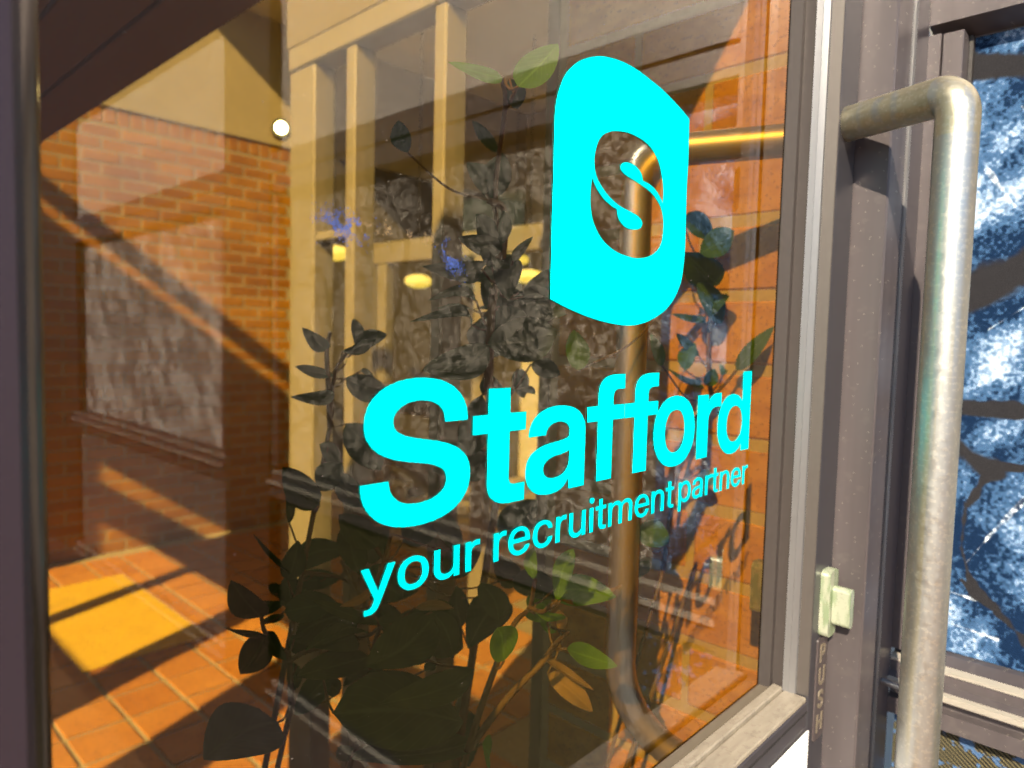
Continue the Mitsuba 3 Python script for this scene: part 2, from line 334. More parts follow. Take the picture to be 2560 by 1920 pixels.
add('added_screen_wall__panel', scr(2.903, 3.297, 1.27, 2.52), 'screen_board')
add('added_screen_wall__top_bar', scr(.10, 4.49, 2.63, 2.73), 'screen_board')
for y in (.15, 2.2, 4.4): add('added_screen_wall__bracket', box(XL - .02, XL + .02, y, y + .03, 2.523, 2.627), 'screen_board')

tag('inner_partition', 'far cream framed glass door beyond the plants, a lit lamp before it', 'door')
XI = 2.4
for y0, y1 in ((2.16, 2.26), (2.98, 3.06), (3.10, 3.22)):
    add('inner_partition__post', box(XI, XI + .06, y0, y1, -1.40, .40, .004), 'cream_frame')
add('inner_partition__header', box(XI - .003, XI + .063, 1.4, 3.22, .403, .52, .004), 'cream_frame')
add('inner_partition__post', box(XI, XI + .06, 1.4, 1.52, -1.40, .40, .004), 'cream_frame')
add('inner_partition__pane', {'type': 'rectangle', 'to_world': T().translate([XI + .025, 2.62, ZC - .5]).rotate([0, 1, 0], -90).scale([.9, .357, 1]), 'bsdf': {'type': 'ref', 'id': 'clear_glass'}})
add('inner_partition__pane', {'type': 'rectangle', 'to_world': T().translate([XI + .025, 1.84, ZC - .5]).rotate([0, 1, 0], -90).scale([.9, .317, 1]), 'bsdf': {'type': 'ref', 'id': 'clear_glass'}})
for z in (-.42, -.72):
    m = [box(XI - .03, XI - .004, 2.30 + .045 * i, 2.328 + .045 * i, z, z + .10, .004) for i in range(15)]
    k = add('inner_partition__vent_ribs', cat(*m, box(XI - .010, XI + .015, 2.29, 2.97, z - .01, z + .11)), 'cream_frame'); tag(k, kind='stuff')
tag('back_room', 'beige wall at the far right of the courtyard', 'wall')
add('back_room__wall', box(5.2, 5.3, .394, YF, -1.40, 2.19), 'pale_plaster')
add('back_room__side_wall', box(.89, 5.2, .30, .39, -1.40, 2.19), 'pale_plaster')
tag('right_wing', 'wall to the right of the far brick wall, its grey standing in for shade', 'wall')
add('right_wing__wall', box(2.785, 5.2, YF - .01, YF + .2, -1.40, 1.335), 'shade_grey')
tag('white_cabinet', 'low white cabinet on the floor beyond the plants', 'cabinet')
add('white_cabinet__body', box(2.45, 2.95, 3.45, 3.95, -1.39, -1.03, .006), 'white_frame')
add('white_cabinet__top', box(2.43, 2.97, 3.43, 3.97, -1.028, -1.0, .004), 'white_frame')
for x, y, z, s, n in ((2.65, 3.90, .545, .11, 0), (3.3, 3.80, .400, .10, 1), (4.6, 4.05, .70, .13, 2), (3.9, 3.25, .46, .12, 3)):
    nm = 'pendant_lamp' if n == 0 else f'pendant_lamp_{n:03d}'
    tag(nm, ('lit oblong lamp shining yellow through the partition, highest on the left', 'lit oblong lamp shining yellow in front of the far cream door', 'lit oblong lamp shining yellow at right, the upper of a pair', 'lit oblong lamp shining yellow at right, the lower of a pair')[n], 'lamp', 'lit lamps beyond the partition')
    sh = trimesh.creation.icosphere(2, 1.0); sh.apply_scale((s, s, .05)); sh.apply_translation((x, y, z + ZC))
    scene[nm + '__shade'] = ply(sh, 'white_frame', smooth=True, emitter={'type': 'area', 'radiance': rgb(.24, .225, .075)})
    add(nm + '__cord', tube([(x, y, z + ZC + .051), (x, y, ZC + 2.2)], .004, 6), 'lamp_black')
tag('spotlight', 'small lit spotlight in a black housing beside the partition jamb', 'lamp')

# ------------------------------------------------------------------ side wall outside with the printed side windows
XS = .8375
tag('side_wall', 'brown clad wall standing at a right angle to the door', 'wall')
add('side_wall__cladding', box(XS + .004, XS + .16, -5.0, -.075, .76, 1.9), 'brown_clad')
add('side_wall__plinth', box(XS - .02, XS + .16, -5.0, -.075, -1.45, -.895), 'brown_metal')
add('side_wall__column', box(.800, XS + .16, -1.49, -1.26, -.893, .758), 'brown_clad')
add('side_wall__end_panel', box(.815, XS + .16, -5.0, -2.80, -.893, .758), 'brown_clad')
def side_window(nm, y0, y1, label, film):
    """y0 is the end by the door."""
    tag(nm, label, 'window', 'side windows with printed film')
    a, b = y1, y0
    # header, sill and bottom frame run along y
    add(nm + '__header', profile_y([(.806, .321), (.806, .360), (.800, .362), (.800, .405), (.812, .409), (XS + .1, .409), (XS + .1, .311), (.8385, .311), (.8385, .3125)], a, b), 'brown_metal')
    add(nm + '__sill', profile_y([(.830, -.3175), (.806, -.3295), (.806, -.340), (.798, -.3445), (.796, -.3515), (.800, -.356), (.809, -.358), (.809, -.365), (.800, -.367), (.800, -.384), (.812, -.3865), (XS + .1, -.3865), (XS + .1, -.316)], a, b), 'brown_metal')
    add(nm + '__sill_bead', profile_y([(.7925, -.3455), (.7925, -.3515), (.797, -.3545), (.798, -.3440)], a, b), 'pale_bead')
    add(nm + '__sunlit_ledge', profile_y([(.8045, -.3255), (.8045, -.3285), (.8058, -.3293), (.8130, -.3262), (.8120, -.3225)], a, b), 'pale_bead')  # pale strip paints the sunlit top of the sill ledge
    add(nm + '__bottom_ledge', profile_y([(.8045, -.8345), (.8045, -.8395), (.8058, -.8405), (.8110, -.8320), (.8110, -.8305)], a, b), 'pale_bead')
    add(nm + '__bottom_frame', profile_y([(.812, -.832), (.806, -.836), (.806, -.850), (.796, -.853), (.794, -.860), (.800, -.864), (.806, -.866), (.806, -.890), (XS + .1, -.892), (XS + .1, -.832)], a, b), 'brown_metal')
    add(nm + '__bottom_bead', profile_y([(.7905, -.853), (.7905, -.8585), (.794, -.8605), (.796, -.8525)], a, b), 'pale_bead')
    add(nm + '__post', box(.804, XS + .1, y0 - .0115, y0, -.3155, .3105), 'brown_metal')
    add(nm + '__stile', box(.806, XS + .1, y0 - .0305, y0 - .0125, -.3155, .3105, .0008), 'brown_metal')
    add(nm + '__stile', box(.806, XS + .1, y1, y1 + .028, -.3155, .3105, .0008), 'brown_metal')
    add(nm + '__gasket', box(.828, XS - .0005, y0 - .0345, y0 - .031, -.3155, .3105), 'gasket')
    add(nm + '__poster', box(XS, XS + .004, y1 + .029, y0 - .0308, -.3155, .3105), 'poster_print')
    add(nm + '__lower_film', box(.826, .830, y1 + .002, y0 - .002, -.8315, -.387), film)
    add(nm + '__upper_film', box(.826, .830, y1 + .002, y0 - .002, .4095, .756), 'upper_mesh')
side_window('side_window', -.0735, -1.258, 'side window covered with a blue boulder print, right of the brass handle', 'mesh_print')
side_window('side_window_001', -1.492, -2.798, 'farther side window with a boulder print, seen mirrored at the left of the glass', 'grey_mesh')

# ------------------------------------------------------------------ door frame at the corner
tag('door_frame', 'brown aluminium corner jamb between the door and the side window', 'door frame')
add('door_frame__jamb', profile_z([(.697, -.043), (.697, -.0735), (.6985, -.0750), (.742, -.0750), (.744, -.0735), (.744, .004), (.697, .004)], -1.44, .80), 'brown_metal')
add('door_frame__cover_strip', profile_z([(.7445, -.074), (.7445, -.0765), (.7475, -.0778), (.7508, -.0765), (.7508, -.05), (.7445, -.05)], -1.44, .80), 'bead_metal')
add('door_frame__corner_post', profile_z([(.7512, -.0740), (.8035, -.0740), (.8035, .004), (.7512, .004)], -1.44, .80), 'dark_metal')
add('door_frame__bolt_pin', tube([(.775, -.0741, ZC - .342), (.775, -.095, ZC - .344)], .0035, 10), 'bead_metal', smooth=40)
add('door_frame__head', box(-.12, .80, -.045, .004, .802, .86), 'brown_metal')
tag('facade', 'dark brown facade panel left of the glass door', 'wall')
add('facade', box(-3.2, -.125, -.05, .04, -1.44, .86), 'dark_metal')
tag('facade_001', 'dark brown facade panel above the door', 'wall')
add('facade_001', box(-3.2, XS, -.05, .04, .863, 1.25), 'dark_metal')

# ------------------------------------------------------------------ the glass door
tag('glass_door', 'brown framed door with bronze glass and cyan lettering on it', 'door')
def stile_outline():
    return [(.6420, -.0005), (.6430, -.0115), (.6500, -.0119), (.6500, -.0222), (.6445, -.0226), (.6465, -.0345), (.6485, -.0347), (.6503, -.0440), (.6515, -.0452), (.6940, -.0452), (.6955, -.0440), (.6955, .034), (.642, .034)]
add('glass_door__right_stile', profile_z([(.6505, -.0360), (.6503, -.0440), (.6515, -.0452), (.6940, -.0452), (.6955, -.0440), (.6955, .004), (.650, .004), (.650, -.0030), (.6505, -.0035)], -1.42, .795), 'stile_metal')
add('glass_door__glazing_bead', profile_z([(.6425, -.0008), (.6432, -.0115), (.6480, -.0122), (.6478, -.0218), (.6450, -.0226), (.6462, -.0228), (.6504, -.0228), (.6504, -.0008)], -.3265, .655), 'bead_brown')
add('glass_door__bright_bead', profile_z([(.6440, -.0232), (.6452, -.0285), (.6446, -.0290), (.6460, -.0343), (.6503, -.0358), (.6503, -.0232)], -.3240, .655), 'bead_metal')
add('glass_door__stile_lip', profile_z([(.6478, -.0348), (.6496, -.0446), (.6504, -.0450), (.6504, -.0362)], -.3240, .655), 'lip_metal')
add('glass_door__left_stile', profile_z([(-.055, -.0452), (.046, -.0452), (.0485, -.0430), (.0485, -.002), (.0485, .004), (-.055, .004)], -1.42, .795), 'left_metal')
add('glass_door__left_bead', tube([(.0535, -.0085, ZC - .325), (.0535, -.0085, ZC + .655)], .0068, 14), 'left_bead', smooth=50)
add('glass_door__mid_rail', box(.0490, .6478, -.0452, .004, -.3545, -.3290, .0012), 'dark_metal')
add('glass_door__rail_groove', box(.0490, .6478, -.0459, -.0450, -.3385, -.3370), 'gasket')
add('glass_door__sill_bead', box(.0492, .6450, -.0130, -.0008, -.3288, -.3255, .0008), 'dusty_brown')
add('glass_door__sill_bead', box(.0492, .6450, -.0232, -.0136, -.3288, -.3208, .0012), 'dusty_sill')
add('glass_door__sill_bead', box(.0492, .6470, -.0448, -.0238, -.3288, -.3240, .0012), 'dusty_sill')
add('glass_door__top_rail', box(.049, .6478, -.0452, .004, .657, .795, .002), 'brown_metal')
add('glass_door__pane', {'type': 'rectangle', 'to_world': T().translate([.3465, 0, ZC + .1635]).rotate([1, 0, 0], 90).scale([.2975, .4925, 1]), 'bsdf': {'type': 'ref', 'id': 'bronze_glass'}})
add('glass_door__lower_board', box(.049, .6478, -.0448, .004, -1.30, -.3550), 'dark_metal')
add('glass_door__lower_panel', box(.049, .6505, -.0475, -.0454, -1.30, -.3560, .0006), 'white_film')
add('glass_door__kick_rail', box(.049, .6478, -.0452, .004, -1.42, -1.302, .002), 'brown_metal')
# handles: cranked D pulls bent out of one tube, one on each side of the door; their arms slant away from the jamb
ZT, ZB = .1985, -.447
def handle(side, s0, s1, R, Rb, r, zf, zt, zb):
    def P(s_, z): return np.array((.670 - .447 * s_, side * (.045 + .894 * s_), z + ZC))
    p = [P(s0, zf)]
    for a in np.linspace(math.pi / 2, 0, 13): p.append(P(s1 - R + R * math.cos(a), zt - R + R * math.sin(a)))
    for z in np.linspace(zt - R, zb + Rb, 14)[1:-1]: p.append(P(s1, z))
    for a in np.linspace(0, -math.pi / 2, 15): p.append(P(s1 - Rb + Rb * math.cos(a), zb + Rb + Rb * math.sin(a)))
    if s1 - Rb - s0 > .002: p.append(P(s0, zb))
    return tube(np.array(p), r, 40)
k = add('glass_door__pull_handle', handle(-1, 0.0005, 0.1075, .0185, .100, .0152, ZT, .1945, ZB), 'brass', smooth=60); tag(k, 'worn pale brass pull handle on the outside')
k = add('glass_door__pull_handle', handle(1, -.0455, .1096, .050, .105, .0160, ZT, .1945, ZB), 'inner_brass', smooth=60); tag(k, 'golden brass pull handle seen behind the glass')
# lock
def rounded(x0, x1, z0, z1, r, y0, y1):
    m = trimesh.creation.extrude_polygon(sg.box(x0 + r, z0 + r, x1 - r, z1 - r).buffer(r, quad_segs=6), y1 - y0, engine='earcut')
    m.apply_transform(np.array([[1, 0, 0, 0], [0, 0, 1, y0], [0, 1, 0, ZC], [0, 0, 0, 1.0]])); m.invert(); return m
add('glass_door__lock_plate', rounded(.6665, .6885, -.272, -.209, .006, -.0535, -.0452), 'lock_paint', smooth=40)
add('glass_door__lock_plate__thumb_turn', rounded(.6730, .6830, -.2605, -.2235, .005, -.0700, -.0540), 'lock_paint', smooth=40)
k = add('glass_door__inner_lock', rounded(.6520, .6720, -.262, -.212, .006, .0042, .016), 'lock_paint', smooth=40)
add('glass_door__push_plate', rounded(.6640, .6890, -.374, -.2745, .003, -.0470, -.0453), 'push_plate', smooth=40)
for i, ch in enumerate('PUSH'):
    m = meshkit.text_mesh(ch, .0165, .0006, bold=True); m.apply_scale((1.0, 1, 1)); c_ = m.bounds.mean(0)
    m.apply_translation((-c_[0], -c_[1], 0)); m.apply_transform(np.array([[1, 0, 0, .6765], [0, 0, -1, -.0470], [0, 1, 0, ZC - .2895 - i * .0228], [0, 0, 0, 1.0]]))
    add('glass_door__push_plate__letter', m, 'push_letter')

# vinyl lettering, outlines in tenths of a millimetre on the glass
def vinyl(polys, y=-.0005, th=.0004):
    ms = []
    for rings in polys:
        pg = sg.Polygon([(a / 10000, b / 10000) for a, b in rings[0]], [[(a / 10000, b / 10000) for a, b in r] for r in rings[1:]]).buffer(0)
        for g in getattr(pg, 'geoms', [pg]):
            m = trimesh.creation.extrude_polygon(g, th, engine='earcut'); ms.append(m)
    m = cat(*ms); m.apply_transform(np.array([[1, 0, 0, 0], [0, 0, -1, y], [0, 1, 0, ZC], [0, 0, 0, 1.0]])); return m
EMBLEM = [[[[3180,234],[3179,331],[3179,431],[3178,530],[3177,622],[3176,705],[3176,775],[3177,836],[3177,891],[3177,943],[3178,997],[3177,1055],[3176,1114],[3176,1170],[3175,1222],[3176,1266],[3177,1299],[3179,1325],[3181,1346],[3185,1365],[3188,1384],[3192,1402],[3197,1419],[3202,1434],[3208,1450],[3215,1466],[3223,1483],[3231,1500],[3240,1518],[3250,1535],[3262,1551],[3274,1567],[3288,1582],[3302,1596],[3317,1610],[3333,1624],[3348,1637],[3365,1649],[3381,1662],[3399,1673],[3418,1684],[3439,1695],[3461,1706],[3483,1716],[3506,1726],[3527,1734],[3546,1742],[3564,1748],[3582,1754],[3600,1759],[3620,1764],[3642,1769],[3664,1773],[3688,1778],[3713,1781],[3738,1785],[3764,1788],[3791,1791],[3818,1793],[3846,1795],[3873,1796],[3902,1796],[3931,1796],[3960,1795],[3988,1793],[4016,1792],[4041,1790],[4065,1787],[4089,1784],[4113,1781],[4140,1777],[4169,1773],[4201,1769],[4233,1765],[4265,1760],[4296,1755],[4327,1749],[4357,1742],[4388,1735],[4418,1728],[4447,1720],[4477,1713],[4507,1704],[4537,1696],[4565,1688],[4591,1680],[4615,1673],[4636,1666],[4656,1659],[4676,1651],[4696,1644],[4698,1641],[4699,1638],[4701,1634],[4702,1631],[4704,1628],[4706,1568],[4709,1507],[4711,1446],[4713,1389],[4714,1337],[4713,1294],[4712,1260],[4710,1227],[4708,1189],[4707,1141],[4708,1074],[4710,994],[4713,911],[4715,833],[4716,770],[4717,726],[4717,695],[4716,670],[4715,647],[4712,620],[4708,588],[4703,555],[4697,522],[4690,490],[4680,460],[4668,432],[4654,406],[4638,381],[4621,357],[4602,335],[4582,314],[4560,293],[4537,274],[4513,257],[4488,240],[4463,225],[4438,212],[4412,200],[4384,188],[4355,176],[4324,165],[4291,154],[4258,143],[4223,134],[4188,126],[4152,119],[4117,113],[4080,108],[4042,105],[4002,103],[3958,103],[3911,104],[3862,107],[3814,110],[3767,114],[3722,119],[3677,124],[3634,131],[3590,138],[3548,145],[3505,153],[3462,162],[3421,171],[3380,180],[3342,189],[3307,198],[3274,207],[3243,216],[3212,225]],[[3579,1057],[3574,1073],[3571,1089],[3568,1106],[3568,1124],[3569,1141],[3572,1159],[3576,1177],[3582,1195],[3589,1212],[3596,1230],[3606,1246],[3618,1262],[3631,1275],[3646,1287],[3663,1299],[3683,1309],[3705,1319],[3730,1329],[3757,1338],[3786,1345],[3819,1352],[3854,1357],[3889,1362],[3923,1365],[3955,1366],[3985,1366],[4014,1364],[4044,1362],[4073,1359],[4102,1355],[4130,1349],[4157,1343],[4182,1334],[4206,1324],[4229,1313],[4250,1301],[4269,1287],[4288,1272],[4305,1256],[4320,1238],[4334,1218],[4346,1195],[4357,1172],[4367,1149],[4374,1127],[4380,1105],[4384,1083],[4387,1061],[4388,1039],[4387,1017],[4386,995],[4385,973],[4378,982],[4371,991],[4363,1000],[4352,1010],[4337,1022],[4319,1035],[4299,1047],[4280,1058],[4260,1066],[4240,1072],[4220,1078],[4200,1082],[4180,1085],[4160,1088],[4141,1089],[4121,1091],[4120,1091],[4120,1091],[4119,1091],[4117,1095],[4114,1102],[4110,1113],[4104,1124],[4096,1134],[4084,1143],[4070,1152],[4054,1159],[4038,1166],[4022,1170],[4004,1173],[3987,1175],[3971,1176],[3955,1177],[3940,1176],[3925,1176],[3912,1174],[3900,1171],[3889,1168],[3880,1163],[3872,1158],[3865,1152],[3859,1144],[3855,1136],[3854,1129],[3855,1122],[3857,1116],[3862,1111],[3869,1105],[3878,1101],[3888,1097],[3901,1093],[3917,1089],[3937,1085],[3961,1081],[3987,1077],[4013,1073],[4041,1068],[4069,1063],[4098,1058],[4126,1052],[4153,1046],[4180,1040],[4206,1033],[4230,1025],[4252,1016],[4274,1005],[4293,994],[4312,982],[4328,971],[4343,960],[4357,948],[4369,935],[4378,921],[4386,906],[4392,891],[4397,875],[4401,858],[4404,841],[4405,823],[4405,805],[4405,787],[4404,768],[4401,750],[4397,732],[4391,714],[4383,697],[4373,680],[4361,664],[4345,650],[4326,636],[4305,624],[4285,613],[4264,604],[4243,596],[4221,588],[4196,582],[4166,576],[4134,571],[4101,567],[4071,564],[4045,563],[4021,563],[3998,565],[3973,566],[3945,568],[3915,571],[3884,574],[3854,579],[3825,585],[3795,593],[3766,602],[3739,612],[3714,623],[3690,635],[3669,648],[3648,663],[3629,679],[3610,698],[3594,717],[3580,736],[3569,754],[3561,772],[3555,789],[3550,807],[3545,825],[3542,843],[3540,862],[3539,880],[3538,899],[3539,919],[3540,938],[3542,955],[3544,970],[3547,984],[3550,997],[3553,1010],[3557,1002],[3561,995],[3566,987],[3572,979],[3580,970],[3589,960],[3599,949],[3612,939],[3626,928],[3642,917],[3660,906],[3679,896],[3700,887],[3724,879],[3748,871],[3769,865],[3786,861],[3801,858],[3815,855],[3829,852],[3830,843],[3832,834],[3833,826],[3837,817],[3842,808],[3848,799],[3856,790],[3865,781],[3878,773],[3893,765],[3909,758],[3926,753],[3943,750],[3961,748],[3979,747],[3998,748],[4017,749],[4036,750],[4054,753],[4071,756],[4084,760],[4095,764],[4105,768],[4113,774],[4120,781],[4125,788],[4128,796],[4130,804],[4129,810],[4127,815],[4123,820],[4116,826],[4107,831],[4096,838],[4082,844],[4065,849],[4041,854],[4014,858],[3984,862],[3954,867],[3925,871],[3894,876],[3864,881],[3836,887],[3811,894],[3787,902],[3765,910],[3744,919],[3722,929],[3702,940],[3682,952],[3664,963],[3648,975],[3633,987],[3619,999],[3608,1010],[3598,1022],[3590,1033],[3584,1044]]]]
NAME = [["S",[[[[1860,-727],[1860,-700],[2018,-700],[2026,-740],[2032,-755],[2048,-778],[2078,-803],[2097,-813],[2125,-823],[2147,-828],[2158,-828],[2162,-830],[2179,-830],[2184,-833],[2240,-833],[2245,-830],[2277,-828],[2308,-820],[2333,-810],[2358,-795],[2374,-780],[2383,-765],[2389,-747],[2389,-722],[2386,-719],[2386,-712],[2373,-691],[2351,-674],[2305,-654],[2260,-641],[2251,-641],[2223,-634],[2211,-634],[2196,-629],[2184,-629],[2168,-624],[2142,-621],[2048,-599],[1990,-577],[1953,-557],[1920,-530],[1892,-493],[1883,-471],[1880,-447],[1877,-444],[1877,-399],[1880,-395],[1880,-381],[1895,-339],[1908,-319],[1929,-295],[1965,-265],[1996,-248],[2029,-233],[2036,-233],[2069,-221],[2114,-213],[2118,-211],[2165,-208],[2169,-206],[2243,-206],[2247,-208],[2291,-211],[2295,-213],[2307,-213],[2310,-216],[2331,-218],[2374,-231],[2413,-248],[2435,-260],[2477,-295],[2504,-329],[2523,-369],[2526,-388],[2529,-391],[2529,-408],[2532,-411],[2531,-437],[2375,-437],[2374,-420],[2371,-417],[2368,-397],[2358,-379],[2340,-359],[2318,-344],[2284,-329],[2250,-322],[2236,-322],[2231,-319],[2180,-319],[2176,-322],[2147,-324],[2128,-329],[2088,-347],[2063,-367],[2050,-385],[2044,-403],[2044,-424],[2050,-443],[2060,-456],[2076,-469],[2118,-488],[2198,-508],[2210,-508],[2238,-516],[2249,-516],[2265,-521],[2276,-521],[2292,-526],[2316,-528],[2392,-548],[2443,-568],[2471,-582],[2513,-614],[2532,-637],[2547,-666],[2547,-673],[2553,-686],[2553,-700],[2556,-704],[2556,-748],[2553,-752],[2553,-766],[2550,-769],[2547,-788],[2535,-815],[2507,-852],[2483,-874],[2478,-875],[2462,-889],[2435,-904],[2392,-921],[2358,-931],[2325,-936],[2322,-939],[2310,-939],[2307,-941],[2256,-944],[2252,-946],[2172,-946],[2168,-944],[2118,-941],[2114,-939],[2102,-939],[2099,-936],[2066,-931],[2032,-921],[1990,-904],[1959,-887],[1942,-873],[1938,-872],[1934,-866],[1917,-852],[1893,-823],[1877,-795],[1865,-761]]]]],["t",[[[[2573,-525],[2572,-421],[2684,-420],[2687,-418],[2688,-278],[2857,-278],[2859,-419],[2993,-422],[2992,-525],[2862,-525],[2858,-528],[2858,-795],[2861,-799],[2861,-806],[2868,-817],[2875,-823],[2902,-831],[2993,-831],[2992,-936],[2853,-936],[2848,-934],[2811,-931],[2778,-923],[2752,-913],[2717,-888],[2700,-865],[2691,-840],[2691,-828],[2687,-825],[2687,-528],[2684,-525]]]]],["a",[[[[3003,-806],[3002,-761],[3005,-758],[3005,-746],[3014,-721],[3024,-705],[3042,-685],[3066,-668],[3112,-648],[3174,-632],[3188,-632],[3192,-630],[3225,-627],[3229,-625],[3252,-625],[3256,-622],[3277,-622],[3281,-620],[3304,-620],[3308,-617],[3346,-615],[3363,-610],[3371,-610],[3391,-602],[3398,-596],[3404,-585],[3404,-563],[3401,-559],[3401,-552],[3388,-533],[3372,-520],[3351,-510],[3312,-502],[3273,-502],[3269,-505],[3245,-507],[3223,-515],[3204,-525],[3192,-536],[3179,-554],[3176,-572],[3172,-575],[3024,-575],[3023,-551],[3026,-548],[3026,-538],[3036,-513],[3048,-493],[3066,-472],[3103,-445],[3146,-425],[3201,-410],[3213,-409],[3232,-405],[3255,-404],[3259,-402],[3333,-402],[3338,-404],[3361,-405],[3365,-407],[3394,-410],[3440,-422],[3465,-432],[3493,-447],[3523,-472],[3551,-513],[3557,-528],[3557,-538],[3560,-541],[3560,-552],[3563,-556],[3562,-930],[3408,-930],[3404,-927],[3404,-867],[3401,-865],[3396,-866],[3386,-880],[3352,-908],[3322,-923],[3288,-933],[3255,-936],[3251,-938],[3186,-938],[3182,-936],[3165,-935],[3161,-933],[3137,-930],[3109,-923],[3085,-913],[3066,-903],[3036,-878],[3024,-863],[3011,-840]],[[3157,-790],[3161,-793],[3161,-801],[3171,-814],[3187,-827],[3212,-838],[3236,-840],[3240,-843],[3282,-843],[3286,-840],[3301,-840],[3332,-832],[3354,-822],[3373,-809],[3374,-805],[3386,-796],[3398,-776],[3401,-758],[3404,-755],[3404,-689],[3395,-688],[3385,-692],[3365,-695],[3361,-698],[3349,-698],[3346,-700],[3334,-700],[3330,-703],[3258,-710],[3208,-723],[3183,-736],[3164,-754],[3158,-770]]]]],["f",[[[[3579,-528],[3577,-428],[3695,-426],[3696,-337],[3699,-334],[3699,-322],[3702,-319],[3705,-303],[3721,-279],[3746,-257],[3762,-247],[3793,-235],[3825,-228],[3837,-228],[3841,-225],[3858,-225],[3863,-223],[3992,-223],[3993,-323],[3915,-324],[3892,-329],[3875,-340],[3865,-355],[3865,-364],[3862,-367],[3863,-427],[3993,-428],[3993,-527],[3865,-528],[3862,-530],[3861,-925],[3696,-924],[3696,-531],[3692,-528]]]]],["f",[[[[4004,-528],[4002,-428],[4121,-426],[4122,-337],[4125,-334],[4125,-322],[4128,-319],[4132,-303],[4148,-279],[4173,-257],[4189,-247],[4221,-235],[4253,-228],[4265,-228],[4269,-225],[4287,-225],[4291,-223],[4422,-223],[4423,-323],[4344,-324],[4321,-329],[4303,-340],[4293,-355],[4293,-364],[4290,-367],[4292,-427],[4423,-428],[4423,-527],[4294,-528],[4290,-530],[4289,-925],[4122,-924],[4122,-531],[4118,-528]]]]],["o",[[[[4381,-701],[4380,-642],[4383,-639],[4383,-620],[4389,-604],[4389,-595],[4397,-574],[4397,-567],[4409,-547],[4409,-542],[4438,-499],[4484,-457],[4522,-435],[4566,-417],[4606,-407],[4620,-407],[4624,-405],[4643,-404],[4647,-402],[4708,-402],[4712,-404],[4749,-407],[4798,-420],[4848,-442],[4871,-457],[4906,-487],[4929,-514],[4952,-555],[4963,-584],[4969,-616],[4972,-619],[4972,-638],[4975,-642],[4975,-700],[4972,-704],[4972,-723],[4969,-726],[4966,-750],[4961,-760],[4955,-782],[4934,-820],[4908,-853],[4856,-895],[4839,-905],[4798,-922],[4772,-930],[4752,-933],[4749,-935],[4735,-935],[4731,-937],[4712,-938],[4708,-940],[4647,-940],[4643,-938],[4606,-935],[4557,-922],[4516,-905],[4487,-887],[4447,-853],[4421,-820],[4406,-795],[4389,-750]],[[4533,-693],[4536,-697],[4539,-726],[4548,-751],[4562,-777],[4577,-794],[4601,-812],[4628,-825],[4649,-830],[4665,-830],[4669,-833],[4707,-830],[4727,-825],[4745,-818],[4775,-797],[4793,-777],[4807,-751],[4816,-726],[4816,-716],[4819,-713],[4819,-697],[4822,-693],[4822,-652],[4819,-648],[4819,-631],[4816,-628],[4816,-616],[4810,-606],[4810,-598],[4793,-565],[4769,-540],[4745,-524],[4718,-514],[4690,-512],[4686,-509],[4669,-509],[4665,-512],[4637,-514],[4610,-524],[4586,-540],[4568,-558],[4545,-598],[4539,-616],[4539,-628],[4536,-631],[4536,-648],[4533,-651]]]]],["r",[[[[5019,-925],[5017,-415],[5186,-414],[5187,-484],[5191,-487],[5196,-484],[5217,-454],[5250,-429],[5262,-426],[5268,-422],[5295,-414],[5324,-411],[5328,-409],[5409,-409],[5410,-523],[5314,-521],[5276,-528],[5252,-539],[5225,-559],[5200,-595],[5197,-619],[5194,-623],[5193,-924]]]]],["d",[[[[5366,-739],[5363,-657],[5366,-653],[5366,-633],[5369,-630],[5369,-618],[5372,-616],[5372,-607],[5381,-587],[5381,-580],[5411,-527],[5431,-503],[5455,-482],[5502,-453],[5526,-444],[5562,-434],[5594,-432],[5598,-429],[5652,-429],[5656,-432],[5670,-432],[5673,-434],[5697,-437],[5732,-449],[5759,-463],[5789,-487],[5799,-500],[5805,-501],[5807,-239],[5963,-239],[5963,-932],[5811,-932],[5810,-868],[5806,-865],[5799,-869],[5795,-877],[5780,-892],[5750,-913],[5712,-930],[5685,-937],[5656,-940],[5652,-942],[5598,-942],[5594,-940],[5562,-937],[5532,-930],[5497,-916],[5467,-899],[5434,-873],[5408,-842],[5393,-818],[5378,-784],[5375,-768],[5372,-765],[5372,-756],[5369,-753],[5369,-742]],[[5520,-705],[5523,-709],[5526,-740],[5535,-764],[5556,-795],[5586,-820],[5614,-832],[5635,-837],[5652,-837],[5656,-839],[5694,-837],[5716,-832],[5740,-822],[5773,-798],[5783,-788],[5801,-759],[5807,-744],[5810,-726],[5813,-723],[5813,-707],[5816,-703],[5816,-668],[5813,-665],[5810,-637],[5801,-612],[5773,-573],[5752,-556],[5716,-539],[5694,-534],[5656,-532],[5652,-534],[5635,-534],[5608,-542],[5583,-554],[5559,-573],[5538,-603],[5529,-622],[5526,-643],[5523,-646],[5523,-662],[5520,-666]]]]]]
